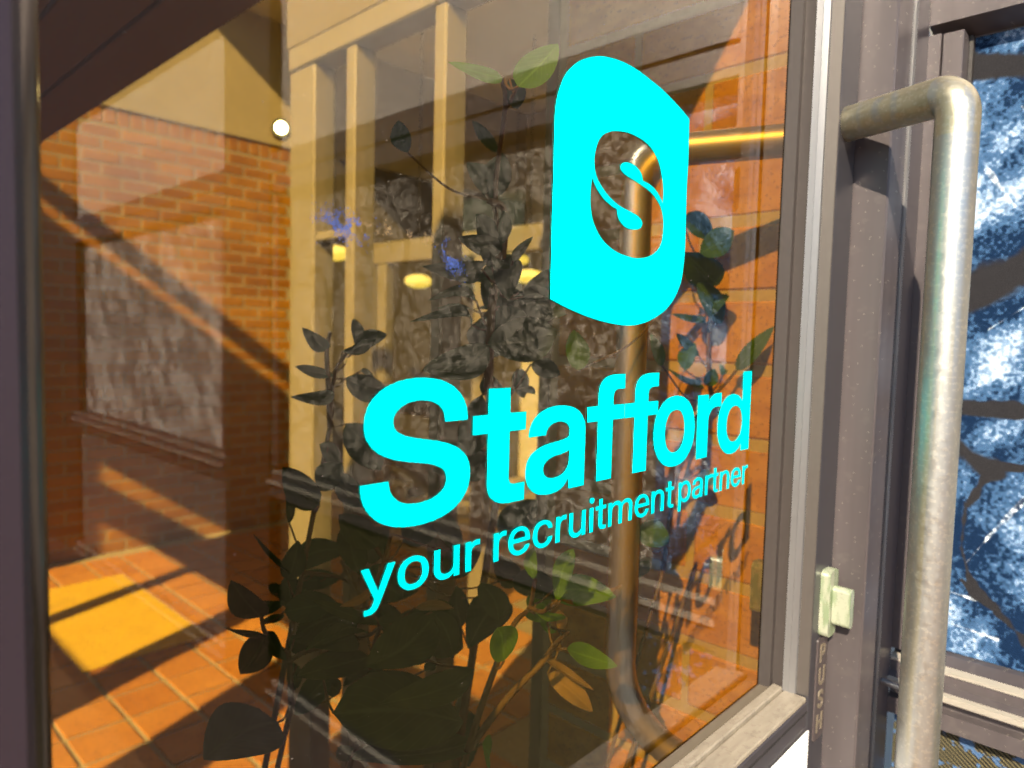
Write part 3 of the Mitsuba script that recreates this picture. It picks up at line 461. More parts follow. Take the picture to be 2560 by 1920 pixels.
TAGLINE = [["y",[[[[1868,-1104],[1868,-1102],[1911,-1102],[1919,-1121],[1921,-1123],[1923,-1130],[1928,-1138],[1930,-1145],[1932,-1147],[1934,-1153],[1936,-1156],[1938,-1162],[1943,-1171],[1945,-1177],[1947,-1179],[1949,-1185],[1951,-1188],[1953,-1194],[1955,-1197],[1966,-1223],[1968,-1225],[1970,-1224],[1981,-1197],[1983,-1195],[1985,-1189],[1987,-1186],[1989,-1180],[1991,-1178],[1993,-1171],[1995,-1169],[1998,-1160],[2000,-1158],[2002,-1152],[2004,-1149],[2006,-1143],[2008,-1141],[2010,-1134],[2012,-1132],[2014,-1126],[2016,-1123],[2025,-1102],[2067,-1102],[2061,-1116],[2057,-1122],[2056,-1126],[2050,-1136],[2044,-1151],[2038,-1161],[2037,-1165],[2028,-1181],[2027,-1185],[2021,-1195],[2020,-1199],[2016,-1206],[2015,-1210],[2009,-1220],[2008,-1224],[2004,-1230],[2003,-1234],[1997,-1244],[1996,-1248],[1992,-1254],[1991,-1258],[1987,-1265],[1986,-1269],[1984,-1271],[1984,-1273],[1982,-1275],[1979,-1283],[1975,-1289],[1974,-1293],[1970,-1298],[1970,-1300],[1961,-1310],[1950,-1320],[1937,-1325],[1927,-1328],[1923,-1328],[1921,-1329],[1889,-1328],[1889,-1302],[1915,-1302],[1916,-1301],[1919,-1301],[1926,-1298],[1931,-1293],[1936,-1287],[1936,-1285],[1942,-1275],[1943,-1271],[1947,-1265],[1947,-1261],[1943,-1254],[1942,-1250],[1936,-1240],[1935,-1236],[1927,-1222],[1926,-1218],[1918,-1204],[1917,-1200],[1911,-1190],[1910,-1186],[1902,-1172],[1901,-1168],[1893,-1154],[1892,-1150],[1890,-1147],[1885,-1136],[1883,-1133],[1883,-1132],[1877,-1121],[1876,-1117]]]]],["o",[[[[2086,-1200],[2085,-1175],[2086,-1173],[2086,-1167],[2087,-1166],[2088,-1159],[2092,-1148],[2100,-1134],[2110,-1123],[2125,-1112],[2140,-1105],[2157,-1100],[2167,-1100],[2168,-1099],[2179,-1099],[2181,-1098],[2185,-1098],[2187,-1099],[2198,-1099],[2199,-1100],[2204,-1100],[2218,-1103],[2234,-1109],[2244,-1115],[2254,-1122],[2265,-1134],[2273,-1148],[2278,-1162],[2279,-1173],[2280,-1174],[2280,-1193],[2279,-1194],[2279,-1200],[2278,-1201],[2278,-1205],[2277,-1206],[2275,-1214],[2272,-1219],[2271,-1223],[2266,-1231],[2261,-1237],[2254,-1244],[2253,-1245],[2238,-1255],[2224,-1262],[2206,-1266],[2194,-1267],[2193,-1268],[2173,-1268],[2172,-1267],[2165,-1267],[2159,-1266],[2155,-1266],[2141,-1262],[2130,-1257],[2123,-1253],[2118,-1249],[2116,-1248],[2107,-1240],[2099,-1231],[2095,-1225],[2094,-1223],[2091,-1217],[2090,-1214],[2088,-1208],[2088,-1205]],[[2125,-1191],[2125,-1193],[2126,-1198],[2126,-1199],[2128,-1205],[2133,-1216],[2139,-1224],[2150,-1233],[2161,-1238],[2173,-1240],[2192,-1240],[2204,-1238],[2216,-1232],[2225,-1225],[2234,-1212],[2237,-1205],[2238,-1199],[2239,-1198],[2239,-1193],[2240,-1192],[2240,-1175],[2239,-1174],[2239,-1169],[2238,-1168],[2237,-1162],[2232,-1150],[2231,-1149],[2226,-1142],[2215,-1134],[2205,-1129],[2189,-1126],[2176,-1126],[2174,-1126],[2169,-1126],[2160,-1129],[2151,-1133],[2142,-1139],[2135,-1147],[2132,-1152],[2129,-1158],[2128,-1161],[2127,-1165],[2126,-1168],[2126,-1169],[2126,-1175],[2125,-1176]]]]],["u",[[[[2317,-1211],[2317,-1101],[2356,-1101],[2356,-1205],[2357,-1206],[2357,-1211],[2358,-1212],[2359,-1217],[2365,-1225],[2371,-1231],[2383,-1236],[2396,-1239],[2409,-1239],[2411,-1238],[2419,-1237],[2429,-1234],[2435,-1231],[2441,-1226],[2445,-1221],[2450,-1211],[2451,-1203],[2452,-1202],[2452,-1101],[2492,-1101],[2492,-1264],[2454,-1264],[2453,-1243],[2452,-1243],[2449,-1245],[2445,-1249],[2438,-1254],[2430,-1259],[2415,-1265],[2412,-1265],[2407,-1266],[2401,-1266],[2400,-1267],[2382,-1267],[2380,-1266],[2371,-1266],[2362,-1263],[2352,-1260],[2342,-1254],[2330,-1244],[2322,-1232],[2319,-1225],[2318,-1219],[2317,-1218]]]]],["r",[[[[2539,-1264],[2538,-1102],[2576,-1102],[2576,-1124],[2577,-1125],[2579,-1124],[2582,-1119],[2587,-1113],[2595,-1107],[2606,-1102],[2614,-1100],[2618,-1100],[2620,-1100],[2636,-1100],[2637,-1100],[2642,-1100],[2642,-1130],[2632,-1129],[2631,-1129],[2615,-1129],[2614,-1129],[2606,-1130],[2595,-1135],[2589,-1140],[2585,-1143],[2580,-1153],[2579,-1161],[2578,-1162],[2578,-1264]]]]],["r",[[[[2753,-1256],[2752,-1094],[2788,-1094],[2789,-1116],[2790,-1117],[2791,-1116],[2794,-1111],[2799,-1105],[2807,-1099],[2818,-1094],[2825,-1092],[2829,-1092],[2830,-1092],[2846,-1092],[2847,-1092],[2852,-1092],[2852,-1122],[2843,-1121],[2842,-1121],[2826,-1121],[2825,-1121],[2817,-1122],[2806,-1127],[2800,-1132],[2797,-1135],[2793,-1145],[2791,-1153],[2791,-1154],[2790,-1256]]]]],["e",[[[[2873,-1192],[2872,-1167],[2873,-1165],[2873,-1160],[2873,-1158],[2874,-1151],[2880,-1137],[2887,-1125],[2894,-1118],[2899,-1113],[2900,-1112],[2908,-1106],[2918,-1100],[2930,-1096],[2938,-1093],[2946,-1092],[2947,-1092],[2954,-1092],[2955,-1091],[2973,-1091],[2975,-1092],[2980,-1092],[2982,-1092],[2990,-1093],[2999,-1096],[3012,-1101],[3024,-1108],[3035,-1118],[3041,-1125],[3046,-1133],[3052,-1147],[3053,-1153],[3054,-1154],[3054,-1158],[3055,-1159],[3055,-1165],[3056,-1166],[3055,-1184],[2910,-1184],[2909,-1184],[2910,-1193],[2911,-1194],[2911,-1197],[2913,-1203],[2918,-1211],[2926,-1220],[2936,-1227],[2946,-1231],[2952,-1232],[2954,-1232],[2957,-1232],[2958,-1233],[2974,-1233],[2975,-1232],[2985,-1232],[2992,-1228],[2994,-1228],[2996,-1227],[2999,-1226],[3006,-1221],[3012,-1215],[3014,-1210],[3017,-1207],[3053,-1207],[3051,-1214],[3048,-1220],[3044,-1227],[3036,-1235],[3027,-1243],[3017,-1249],[3006,-1254],[2996,-1257],[2989,-1258],[2988,-1258],[2984,-1258],[2983,-1259],[2977,-1259],[2975,-1260],[2956,-1260],[2954,-1259],[2948,-1259],[2947,-1258],[2938,-1258],[2927,-1254],[2911,-1247],[2900,-1239],[2899,-1238],[2893,-1233],[2885,-1224],[2879,-1213],[2875,-1204],[2874,-1198],[2873,-1197],[2873,-1193]],[[2910,-1158],[2911,-1159],[3017,-1159],[3018,-1158],[3018,-1155],[3014,-1143],[3010,-1137],[3004,-1130],[2999,-1126],[2991,-1122],[2981,-1118],[2972,-1118],[2971,-1117],[2958,-1117],[2942,-1120],[2933,-1124],[2924,-1130],[2924,-1132],[2920,-1135],[2914,-1143],[2910,-1154]]]]],["c",[[[[3082,-1191],[3081,-1167],[3082,-1165],[3082,-1159],[3083,-1158],[3084,-1151],[3088,-1140],[3095,-1126],[3105,-1115],[3115,-1107],[3130,-1099],[3141,-1095],[3155,-1092],[3159,-1092],[3160,-1091],[3179,-1090],[3180,-1091],[3190,-1091],[3191,-1092],[3195,-1092],[3212,-1096],[3229,-1103],[3244,-1114],[3253,-1125],[3257,-1133],[3260,-1141],[3260,-1144],[3261,-1145],[3261,-1149],[3224,-1149],[3223,-1148],[3221,-1141],[3217,-1134],[3207,-1126],[3197,-1121],[3188,-1118],[3183,-1118],[3182,-1118],[3169,-1118],[3167,-1118],[3159,-1119],[3156,-1121],[3154,-1121],[3148,-1123],[3140,-1128],[3136,-1131],[3129,-1139],[3123,-1150],[3122,-1156],[3121,-1157],[3121,-1160],[3120,-1161],[3120,-1167],[3120,-1168],[3120,-1183],[3120,-1184],[3120,-1190],[3121,-1191],[3122,-1197],[3127,-1208],[3134,-1217],[3143,-1224],[3155,-1230],[3166,-1232],[3185,-1232],[3186,-1232],[3190,-1232],[3202,-1228],[3213,-1220],[3220,-1210],[3223,-1201],[3261,-1201],[3260,-1209],[3256,-1219],[3252,-1227],[3245,-1235],[3228,-1247],[3220,-1251],[3219,-1252],[3215,-1253],[3210,-1255],[3192,-1259],[3186,-1259],[3185,-1260],[3165,-1260],[3164,-1259],[3153,-1258],[3140,-1255],[3135,-1253],[3131,-1252],[3121,-1246],[3103,-1233],[3093,-1220],[3085,-1203],[3084,-1197],[3083,-1196],[3083,-1192]]]]],["r",[[[[3296,-1256],[3295,-1094],[3332,-1094],[3332,-1116],[3333,-1117],[3334,-1116],[3338,-1111],[3342,-1105],[3350,-1099],[3361,-1094],[3368,-1092],[3372,-1092],[3374,-1092],[3389,-1092],[3391,-1092],[3395,-1092],[3395,-1122],[3386,-1121],[3385,-1121],[3370,-1121],[3368,-1121],[3360,-1122],[3350,-1127],[3344,-1132],[3341,-1135],[3336,-1145],[3335,-1153],[3334,-1154],[3334,-1256]]]]],["u",[[[[3425,-1203],[3425,-1093],[3463,-1093],[3463,-1197],[3464,-1198],[3464,-1203],[3465,-1204],[3466,-1209],[3471,-1217],[3477,-1223],[3489,-1228],[3501,-1231],[3514,-1231],[3515,-1230],[3523,-1229],[3533,-1226],[3539,-1223],[3545,-1218],[3549,-1213],[3554,-1203],[3555,-1195],[3556,-1194],[3556,-1093],[3594,-1093],[3594,-1256],[3557,-1256],[3557,-1235],[3555,-1235],[3552,-1237],[3549,-1241],[3542,-1246],[3534,-1251],[3520,-1257],[3517,-1257],[3512,-1258],[3506,-1258],[3505,-1259],[3488,-1259],[3486,-1258],[3477,-1258],[3468,-1255],[3459,-1252],[3450,-1246],[3438,-1236],[3430,-1224],[3427,-1217],[3426,-1211],[3425,-1210]]]]],["i",[[[[3635,-1053],[3634,-1042],[3637,-1036],[3643,-1030],[3647,-1028],[3653,-1026],[3663,-1026],[3671,-1029],[3678,-1033],[3682,-1039],[3682,-1041],[3683,-1042],[3683,-1050],[3682,-1051],[3682,-1053],[3678,-1058],[3671,-1063],[3663,-1066],[3653,-1066],[3645,-1063],[3639,-1058]]],[[[3639,-1256],[3639,-1094],[3677,-1094],[3677,-1256]]]]],["t",[[[[3704,-1120],[3703,-1094],[3738,-1094],[3739,-1093],[3739,-1049],[3777,-1049],[3778,-1094],[3818,-1094],[3818,-1120],[3779,-1120],[3778,-1121],[3778,-1218],[3781,-1225],[3784,-1227],[3788,-1229],[3792,-1229],[3793,-1230],[3818,-1230],[3818,-1256],[3784,-1256],[3782,-1255],[3776,-1255],[3771,-1254],[3768,-1254],[3760,-1251],[3759,-1250],[3755,-1249],[3750,-1245],[3746,-1241],[3741,-1232],[3740,-1225],[3739,-1224],[3739,-1121],[3738,-1120]]]]],["m",[[[[3849,-1256],[3849,-1094],[3886,-1094],[3887,-1116],[3888,-1117],[3890,-1116],[3892,-1112],[3897,-1107],[3910,-1099],[3922,-1094],[3931,-1092],[3932,-1092],[3937,-1092],[3938,-1091],[3954,-1091],[3955,-1092],[3960,-1092],[3961,-1092],[3967,-1093],[3978,-1097],[3984,-1100],[3996,-1110],[4002,-1119],[4003,-1119],[4004,-1119],[4005,-1116],[4011,-1110],[4019,-1103],[4026,-1100],[4037,-1095],[4046,-1092],[4055,-1092],[4057,-1091],[4074,-1091],[4076,-1092],[4085,-1092],[4094,-1095],[4102,-1098],[4112,-1104],[4122,-1114],[4128,-1123],[4130,-1128],[4131,-1134],[4132,-1135],[4132,-1140],[4133,-1141],[4132,-1256],[4094,-1256],[4094,-1146],[4093,-1145],[4093,-1141],[4088,-1131],[4084,-1127],[4082,-1127],[4079,-1124],[4069,-1120],[4062,-1118],[4044,-1118],[4030,-1122],[4019,-1130],[4015,-1135],[4010,-1144],[4010,-1148],[4009,-1149],[4009,-1256],[3972,-1256],[3971,-1144],[3970,-1143],[3970,-1140],[3967,-1134],[3965,-1131],[3961,-1127],[3955,-1123],[3948,-1120],[3941,-1118],[3924,-1118],[3914,-1121],[3904,-1126],[3897,-1131],[3893,-1136],[3888,-1147],[3888,-1151],[3887,-1152],[3887,-1256]]]]],["e",[[[[4168,-1192],[4167,-1167],[4168,-1165],[4168,-1160],[4169,-1158],[4170,-1151],[4176,-1137],[4183,-1125],[4190,-1118],[4195,-1113],[4195,-1112],[4204,-1106],[4214,-1100],[4225,-1096],[4234,-1093],[4242,-1092],[4243,-1092],[4249,-1092],[4251,-1091],[4269,-1091],[4270,-1092],[4276,-1092],[4277,-1092],[4286,-1093],[4294,-1096],[4308,-1101],[4320,-1108],[4331,-1118],[4337,-1125],[4342,-1133],[4348,-1147],[4349,-1153],[4350,-1154],[4350,-1158],[4351,-1159],[4351,-1165],[4352,-1166],[4351,-1184],[4206,-1184],[4205,-1184],[4206,-1193],[4207,-1194],[4207,-1197],[4209,-1203],[4214,-1211],[4222,-1220],[4231,-1227],[4241,-1231],[4248,-1232],[4249,-1232],[4253,-1232],[4254,-1233],[4270,-1233],[4271,-1232],[4280,-1232],[4288,-1228],[4290,-1228],[4292,-1227],[4295,-1226],[4302,-1221],[4308,-1215],[4310,-1210],[4312,-1207],[4348,-1207],[4347,-1214],[4344,-1220],[4340,-1227],[4332,-1235],[4323,-1243],[4313,-1249],[4302,-1254],[4292,-1257],[4285,-1258],[4284,-1258],[4280,-1258],[4279,-1259],[4272,-1259],[4271,-1260],[4252,-1260],[4250,-1259],[4244,-1259],[4243,-1258],[4234,-1258],[4222,-1254],[4207,-1247],[4195,-1239],[4195,-1238],[4189,-1233],[4181,-1224],[4175,-1213],[4171,-1204],[4170,-1198],[4169,-1197],[4169,-1193]],[[4206,-1158],[4207,-1159],[4313,-1159],[4314,-1158],[4314,-1155],[4310,-1143],[4306,-1137],[4300,-1130],[4295,-1126],[4286,-1122],[4276,-1118],[4268,-1118],[4267,-1117],[4253,-1117],[4237,-1120],[4229,-1124],[4220,-1130],[4219,-1132],[4216,-1135],[4210,-1143],[4206,-1154]]]]],["n",[[[[4387,-1257],[4386,-1094],[4424,-1094],[4424,-1115],[4425,-1115],[4428,-1114],[4433,-1108],[4443,-1100],[4456,-1095],[4469,-1092],[4474,-1092],[4475,-1091],[4493,-1091],[4494,-1092],[4504,-1092],[4515,-1096],[4530,-1103],[4540,-1110],[4544,-1116],[4550,-1126],[4555,-1140],[4555,-1145],[4556,-1146],[4556,-1257],[4518,-1257],[4518,-1152],[4517,-1151],[4517,-1147],[4515,-1143],[4515,-1141],[4512,-1135],[4507,-1130],[4503,-1126],[4497,-1123],[4486,-1120],[4481,-1120],[4480,-1119],[4467,-1119],[4452,-1122],[4442,-1127],[4436,-1132],[4432,-1137],[4427,-1147],[4426,-1155],[4425,-1156],[4425,-1256]]]]],["t",[[[[4582,-1120],[4581,-1094],[4616,-1094],[4617,-1093],[4617,-1049],[4655,-1049],[4656,-1094],[4696,-1094],[4696,-1120],[4657,-1120],[4656,-1121],[4656,-1218],[4659,-1225],[4662,-1227],[4666,-1229],[4670,-1229],[4671,-1230],[4696,-1230],[4696,-1256],[4662,-1256],[4660,-1255],[4654,-1255],[4649,-1254],[4646,-1254],[4638,-1251],[4637,-1250],[4633,-1249],[4628,-1245],[4624,-1241],[4619,-1232],[4618,-1225],[4617,-1224],[4617,-1121],[4616,-1120]]]]],["p",[[[[4770,-1305],[4769,-1078],[4806,-1078],[4806,-1099],[4808,-1099],[4810,-1098],[4815,-1092],[4824,-1086],[4837,-1080],[4849,-1076],[4859,-1076],[4861,-1075],[4877,-1075],[4879,-1076],[4884,-1076],[4885,-1076],[4893,-1077],[4909,-1083],[4925,-1092],[4933,-1100],[4939,-1107],[4948,-1122],[4952,-1133],[4952,-1136],[4953,-1137],[4954,-1149],[4955,-1150],[4955,-1169],[4954,-1170],[4954,-1176],[4953,-1177],[4953,-1181],[4952,-1182],[4951,-1189],[4945,-1202],[4940,-1210],[4930,-1221],[4920,-1230],[4910,-1235],[4892,-1242],[4883,-1242],[4882,-1243],[4872,-1243],[4871,-1244],[4851,-1242],[4835,-1238],[4823,-1231],[4813,-1223],[4810,-1219],[4808,-1219],[4807,-1304]],[[4805,-1166],[4805,-1167],[4806,-1177],[4810,-1188],[4817,-1198],[4828,-1208],[4842,-1214],[4849,-1216],[4853,-1216],[4855,-1216],[4868,-1216],[4883,-1213],[4893,-1208],[4902,-1200],[4906,-1195],[4912,-1184],[4912,-1182],[4914,-1178],[4914,-1175],[4915,-1174],[4915,-1169],[4916,-1168],[4916,-1151],[4915,-1150],[4915,-1145],[4913,-1140],[4913,-1137],[4910,-1130],[4903,-1119],[4900,-1116],[4899,-1115],[4892,-1110],[4881,-1105],[4870,-1102],[4852,-1102],[4839,-1106],[4829,-1110],[4819,-1118],[4816,-1122],[4810,-1131],[4805,-1146],[4805,-1152],[4805,-1153]]]]],["a",[[[[4982,-1205],[4981,-1187],[4982,-1186],[4982,-1181],[4984,-1176],[4990,-1167],[5000,-1159],[5006,-1156],[5016,-1152],[5037,-1147],[5098,-1140],[5106,-1137],[5109,-1131],[5109,-1124],[5108,-1123],[5108,-1120],[5104,-1113],[5101,-1110],[5095,-1106],[5088,-1102],[5082,-1101],[5077,-1101],[5076,-1100],[5062,-1100],[5061,-1101],[5056,-1101],[5043,-1105],[5037,-1108],[5031,-1113],[5026,-1120],[5024,-1127],[4987,-1127],[4987,-1117],[4991,-1107],[4999,-1097],[5008,-1089],[5022,-1082],[5037,-1077],[5043,-1076],[5044,-1076],[5049,-1076],[5050,-1075],[5057,-1075],[5058,-1074],[5079,-1074],[5081,-1075],[5093,-1076],[5108,-1080],[5121,-1085],[5134,-1095],[5143,-1108],[5145,-1113],[5145,-1116],[5146,-1117],[5146,-1120],[5147,-1121],[5147,-1240],[5110,-1240],[5109,-1220],[5108,-1219],[5107,-1220],[5104,-1223],[5097,-1230],[5087,-1236],[5075,-1240],[5073,-1240],[5068,-1242],[5061,-1242],[5060,-1242],[5041,-1242],[5039,-1242],[5033,-1242],[5032,-1241],[5028,-1241],[5024,-1239],[5021,-1239],[5013,-1236],[5011,-1236],[5010,-1235],[5007,-1234],[5000,-1230],[4994,-1225],[4989,-1219],[4985,-1213]],[[5020,-1197],[5022,-1203],[5027,-1209],[5038,-1215],[5045,-1216],[5049,-1216],[5051,-1217],[5066,-1217],[5067,-1216],[5072,-1216],[5073,-1216],[5080,-1215],[5093,-1209],[5101,-1203],[5106,-1194],[5108,-1189],[5108,-1185],[5109,-1184],[5109,-1161],[5107,-1161],[5101,-1163],[5095,-1164],[5094,-1164],[5090,-1164],[5089,-1165],[5084,-1165],[5078,-1167],[5073,-1167],[5072,-1168],[5067,-1168],[5066,-1168],[5054,-1169],[5037,-1174],[5028,-1179],[5023,-1184],[5020,-1191]]]]],["r",[[[[5192,-1240],[5191,-1078],[5227,-1078],[5228,-1100],[5229,-1101],[5230,-1100],[5234,-1095],[5238,-1089],[5246,-1083],[5257,-1078],[5264,-1076],[5268,-1076],[5269,-1076],[5285,-1076],[5286,-1076],[5291,-1076],[5291,-1106],[5282,-1105],[5280,-1105],[5265,-1105],[5264,-1105],[5256,-1106],[5245,-1111],[5239,-1116],[5236,-1119],[5232,-1129],[5231,-1137],[5230,-1138],[5230,-1240]]]]],["t",[[[[5301,-1104],[5301,-1078],[5335,-1078],[5336,-1077],[5336,-1033],[5375,-1033],[5375,-1078],[5415,-1078],[5415,-1104],[5376,-1104],[5375,-1105],[5375,-1202],[5378,-1209],[5381,-1211],[5385,-1213],[5389,-1213],[5390,-1214],[5415,-1214],[5415,-1240],[5381,-1240],[5380,-1239],[5373,-1239],[5368,-1238],[5365,-1238],[5358,-1235],[5356,-1234],[5353,-1233],[5347,-1229],[5343,-1225],[5338,-1216],[5337,-1209],[5336,-1208],[5336,-1105],[5335,-1104]]]]],["n",[[[[5447,-1241],[5446,-1078],[5483,-1078],[5483,-1099],[5485,-1099],[5487,-1098],[5492,-1092],[5503,-1084],[5515,-1079],[5528,-1076],[5533,-1076],[5535,-1075],[5552,-1075],[5554,-1076],[5563,-1076],[5575,-1080],[5589,-1087],[5599,-1094],[5604,-1100],[5609,-1110],[5614,-1124],[5614,-1129],[5615,-1130],[5615,-1241],[5577,-1241],[5577,-1136],[5576,-1135],[5576,-1131],[5574,-1127],[5574,-1125],[5571,-1119],[5566,-1114],[5562,-1110],[5556,-1107],[5545,-1104],[5541,-1104],[5539,-1103],[5526,-1103],[5511,-1106],[5501,-1111],[5495,-1116],[5491,-1121],[5486,-1131],[5485,-1139],[5484,-1140],[5484,-1240]]]]],["e",[[[[5651,-1176],[5650,-1151],[5651,-1149],[5651,-1144],[5652,-1142],[5653,-1135],[5659,-1121],[5665,-1109],[5672,-1102],[5677,-1097],[5678,-1096],[5686,-1090],[5696,-1084],[5708,-1080],[5716,-1077],[5724,-1076],[5725,-1076],[5732,-1076],[5733,-1075],[5751,-1075],[5753,-1076],[5758,-1076],[5759,-1076],[5768,-1077],[5777,-1080],[5790,-1085],[5802,-1092],[5813,-1102],[5819,-1109],[5824,-1117],[5830,-1131],[5831,-1137],[5832,-1138],[5832,-1142],[5833,-1143],[5833,-1149],[5834,-1150],[5833,-1168],[5689,-1168],[5687,-1168],[5688,-1177],[5689,-1178],[5689,-1181],[5691,-1187],[5696,-1195],[5704,-1204],[5714,-1211],[5724,-1215],[5730,-1216],[5732,-1216],[5735,-1216],[5736,-1217],[5752,-1217],[5753,-1216],[5763,-1216],[5770,-1212],[5772,-1212],[5774,-1211],[5777,-1210],[5784,-1205],[5790,-1199],[5792,-1194],[5794,-1191],[5830,-1191],[5829,-1198],[5826,-1204],[5822,-1211],[5814,-1219],[5805,-1227],[5795,-1233],[5784,-1238],[5774,-1241],[5767,-1242],[5766,-1242],[5762,-1242],[5761,-1243],[5755,-1243],[5753,-1244],[5734,-1244],[5733,-1243],[5726,-1243],[5725,-1242],[5716,-1242],[5705,-1238],[5689,-1231],[5678,-1223],[5677,-1222],[5671,-1217],[5663,-1208],[5658,-1197],[5654,-1188],[5653,-1182],[5652,-1181],[5652,-1177]],[[5688,-1142],[5689,-1143],[5795,-1143],[5796,-1142],[5796,-1139],[5792,-1127],[5788,-1121],[5782,-1114],[5777,-1110],[5769,-1106],[5759,-1102],[5750,-1102],[5749,-1101],[5736,-1101],[5720,-1104],[5711,-1108],[5702,-1114],[5702,-1116],[5698,-1119],[5692,-1127],[5688,-1138]]]]],["r",[[[[5869,-1240],[5868,-1078],[5904,-1078],[5905,-1100],[5906,-1101],[5907,-1100],[5911,-1095],[5915,-1089],[5923,-1083],[5934,-1078],[5941,-1076],[5945,-1076],[5946,-1076],[5962,-1076],[5963,-1076],[5968,-1076],[5968,-1106],[5959,-1105],[5958,-1105],[5942,-1105],[5941,-1105],[5933,-1106],[5922,-1111],[5917,-1116],[5913,-1119],[5909,-1129],[5908,-1137],[5907,-1138],[5907,-1240]]]]]]

add('glass_door__emblem', vinyl(EMBLEM), 'cyan_vinyl'); tag('glass_door__emblem', 'cyan vinyl leaf shaped emblem with a twisted S cut out')
for ch, p in NAME: add('glass_door__name_letter', vinyl(p), 'cyan_vinyl')
for ch, p in TAGLINE: add('glass_door__tagline_letter', vinyl(p), 'cyan_vinyl')

# dust specks and two smears of old film residue on the glass
r_ = np.random.default_rng(5); ms = []
for i in range(800):
    x, z = r_.uniform(.08, .63), r_.uniform(-.31, .3); s = r_.choice([.00018, .00026, .00036, .0005], p=[.45, .3, .2, .05])
    a = r_.uniform(0, 6.28, 4) ; a.sort(); q = np.stack([x + s * np.cos(a) * r_.uniform(.6, 1.5), np.full(4, -.0006), ZC + z + s * np.sin(a)], 1)
    ms.append(trimesh.Trimesh(q, [[0, 1, 2], [0, 2, 3]], process=False))
k = add('glass_door__dust', cat(*ms), 'speck'); tag(k, kind='stuff')
def smear(cx, cz, sx, sz, n, sd, m_, tilt, name):
    r_ = np.random.default_rng(sd); ms = []
    for i in range(n):
        u, v = r_.normal(0, .42, 2); x, z = cx + sx * u, cz + sz * v + tilt * sx * u
        if meshkit.fbm(np.array([x * 160, z * 160, 1.0]), 3, sd) < .50: continue
        s = r_.uniform(.0001, .00045); a = np.sort(r_.uniform(0, 6.28, 5)); st = r_.uniform(.5, 1.6)
        q = np.stack([x + s * st * np.cos(a), np.full(5, -.00062 - .00002 * i / n), ZC + z + s / st * np.sin(a)], 1)
        ms.append(trimesh.Trimesh(q, [[0, 1, 2], [0, 2, 3], [0, 3, 4]], process=False))
    k = add(name, cat(*ms), m_); tag(k, kind='stuff')
smear(0.1769, 0.0474, .018, .0075, 1500, 11, 'residue_blue', -.1, 'glass_door__residue')
smear(0.2401, 0.0405, .009, .009, 1100, 12, 'residue_blue', -.5, 'glass_door__residue')
smear(0.2035, 0.0487, .040, .0035, 700, 13, 'residue_tan', -.05, 'glass_door__residue')


# ------------------------------------------------------------------ yellow mat
tag('door_mat', 'flat yellow mat lying on the sunlit tiles', 'mat')
add('door_mat', box(.835, 1.345, 2.86, 3.99, -1.398, -1.389, .003), 'yellow_mat')

# spotlight
SX, SY, SZ = 1.176, 1.9, 0.668
add('spotlight__housing', tube([(SX, SY, ZC + SZ), (SX + .03, SY + .055, ZC + SZ + .005)], .031, 20), 'lamp_black', smooth=40)
d_ = trimesh.creation.icosphere(2, .0195); d_.apply_translation((SX - .002, SY - .003, ZC + SZ))
scene['spotlight__lens'] = ply(d_, 'white_frame', smooth=True, emitter={'type': 'area', 'radiance': rgb(9, 9.5, 10)})
add('spotlight__bracket', tube([(SX + .03, SY + .055, ZC + SZ + .005), (SX + .05, SY + .06, ZC + SZ + .02), (SX + .09, SY + .06, ZC + SZ + .02)], .006, 8), 'lamp_black')

# ------------------------------------------------------------------ plants behind the glass
tag('planter', 'dark trough planter on the floor behind the glass, full of plants', 'planter')
add('planter__trough', cat(box(.06, .64, .055, .075, -1.398, -.80), box(.06, .64, .445, .465, -1.398, -.80), box(.06, .08, .0752, .4448, -1.398, -.80), box(.62, .64, .0752, .4448, -1.398, -.80), box(.0802, .6198, .0752, .4448, -1.398, -1.37)), 'terracotta')
add('planter__soil', box(.0805, .6195, .0755, .4445, -1.368, -.83), 'soil')
def leaf(b, t, w, sd):
    r_ = np.random.default_rng(sd); b, t = np.array(b), np.array(t); a = t - b; L = np.linalg.norm(a); a /= L
    mid = (b + t) / 2; nh = (EYE - mid) / np.linalg.norm(EYE - mid) + r_.normal(0, .28, 3) + np.array((0, 0, .25))
    s = np.cross(nh, a); s /= np.linalg.norm(s); n_ = np.cross(a, s)
    NU, NV = 13, 7; V, UV, F = [], [], []
    bend, fold, wav = r_.uniform(-.12, .16) * L, r_.uniform(.05, .22), r_.uniform(0, 6.28)
    pw = r_.uniform(.72, 1.0); side = r_.normal(0, .05) * L
    for i in range(NU):
        u = i / (NU - 1); wid = w * .5 * (math.sin(math.pi * min(1, (u * .985 + .015)) ** pw)) ** .75 if 0 < u < 1 else w * .012
        for j in range(NV):
            v = (j / (NV - 1)) * 2 - 1
            q = b + a * L * u + s * (v * wid + side * math.sin(math.pi * u)) + n_ * (bend * math.sin(math.pi * u) + fold * abs(v) * wid + .05 * wid * math.sin(5 * u + wav + 3 * v))
            V.append(q); UV.append((u, (v + 1) / 2))
    for i in range(NU - 1):
        for j in range(NV - 1):
            q = i * NV + j; F += [[q, q + NV, q + 1], [q + 1, q + NV, q + NV + 1]]
    return trimesh.Trimesh(V, F, process=False), np.array(UV)
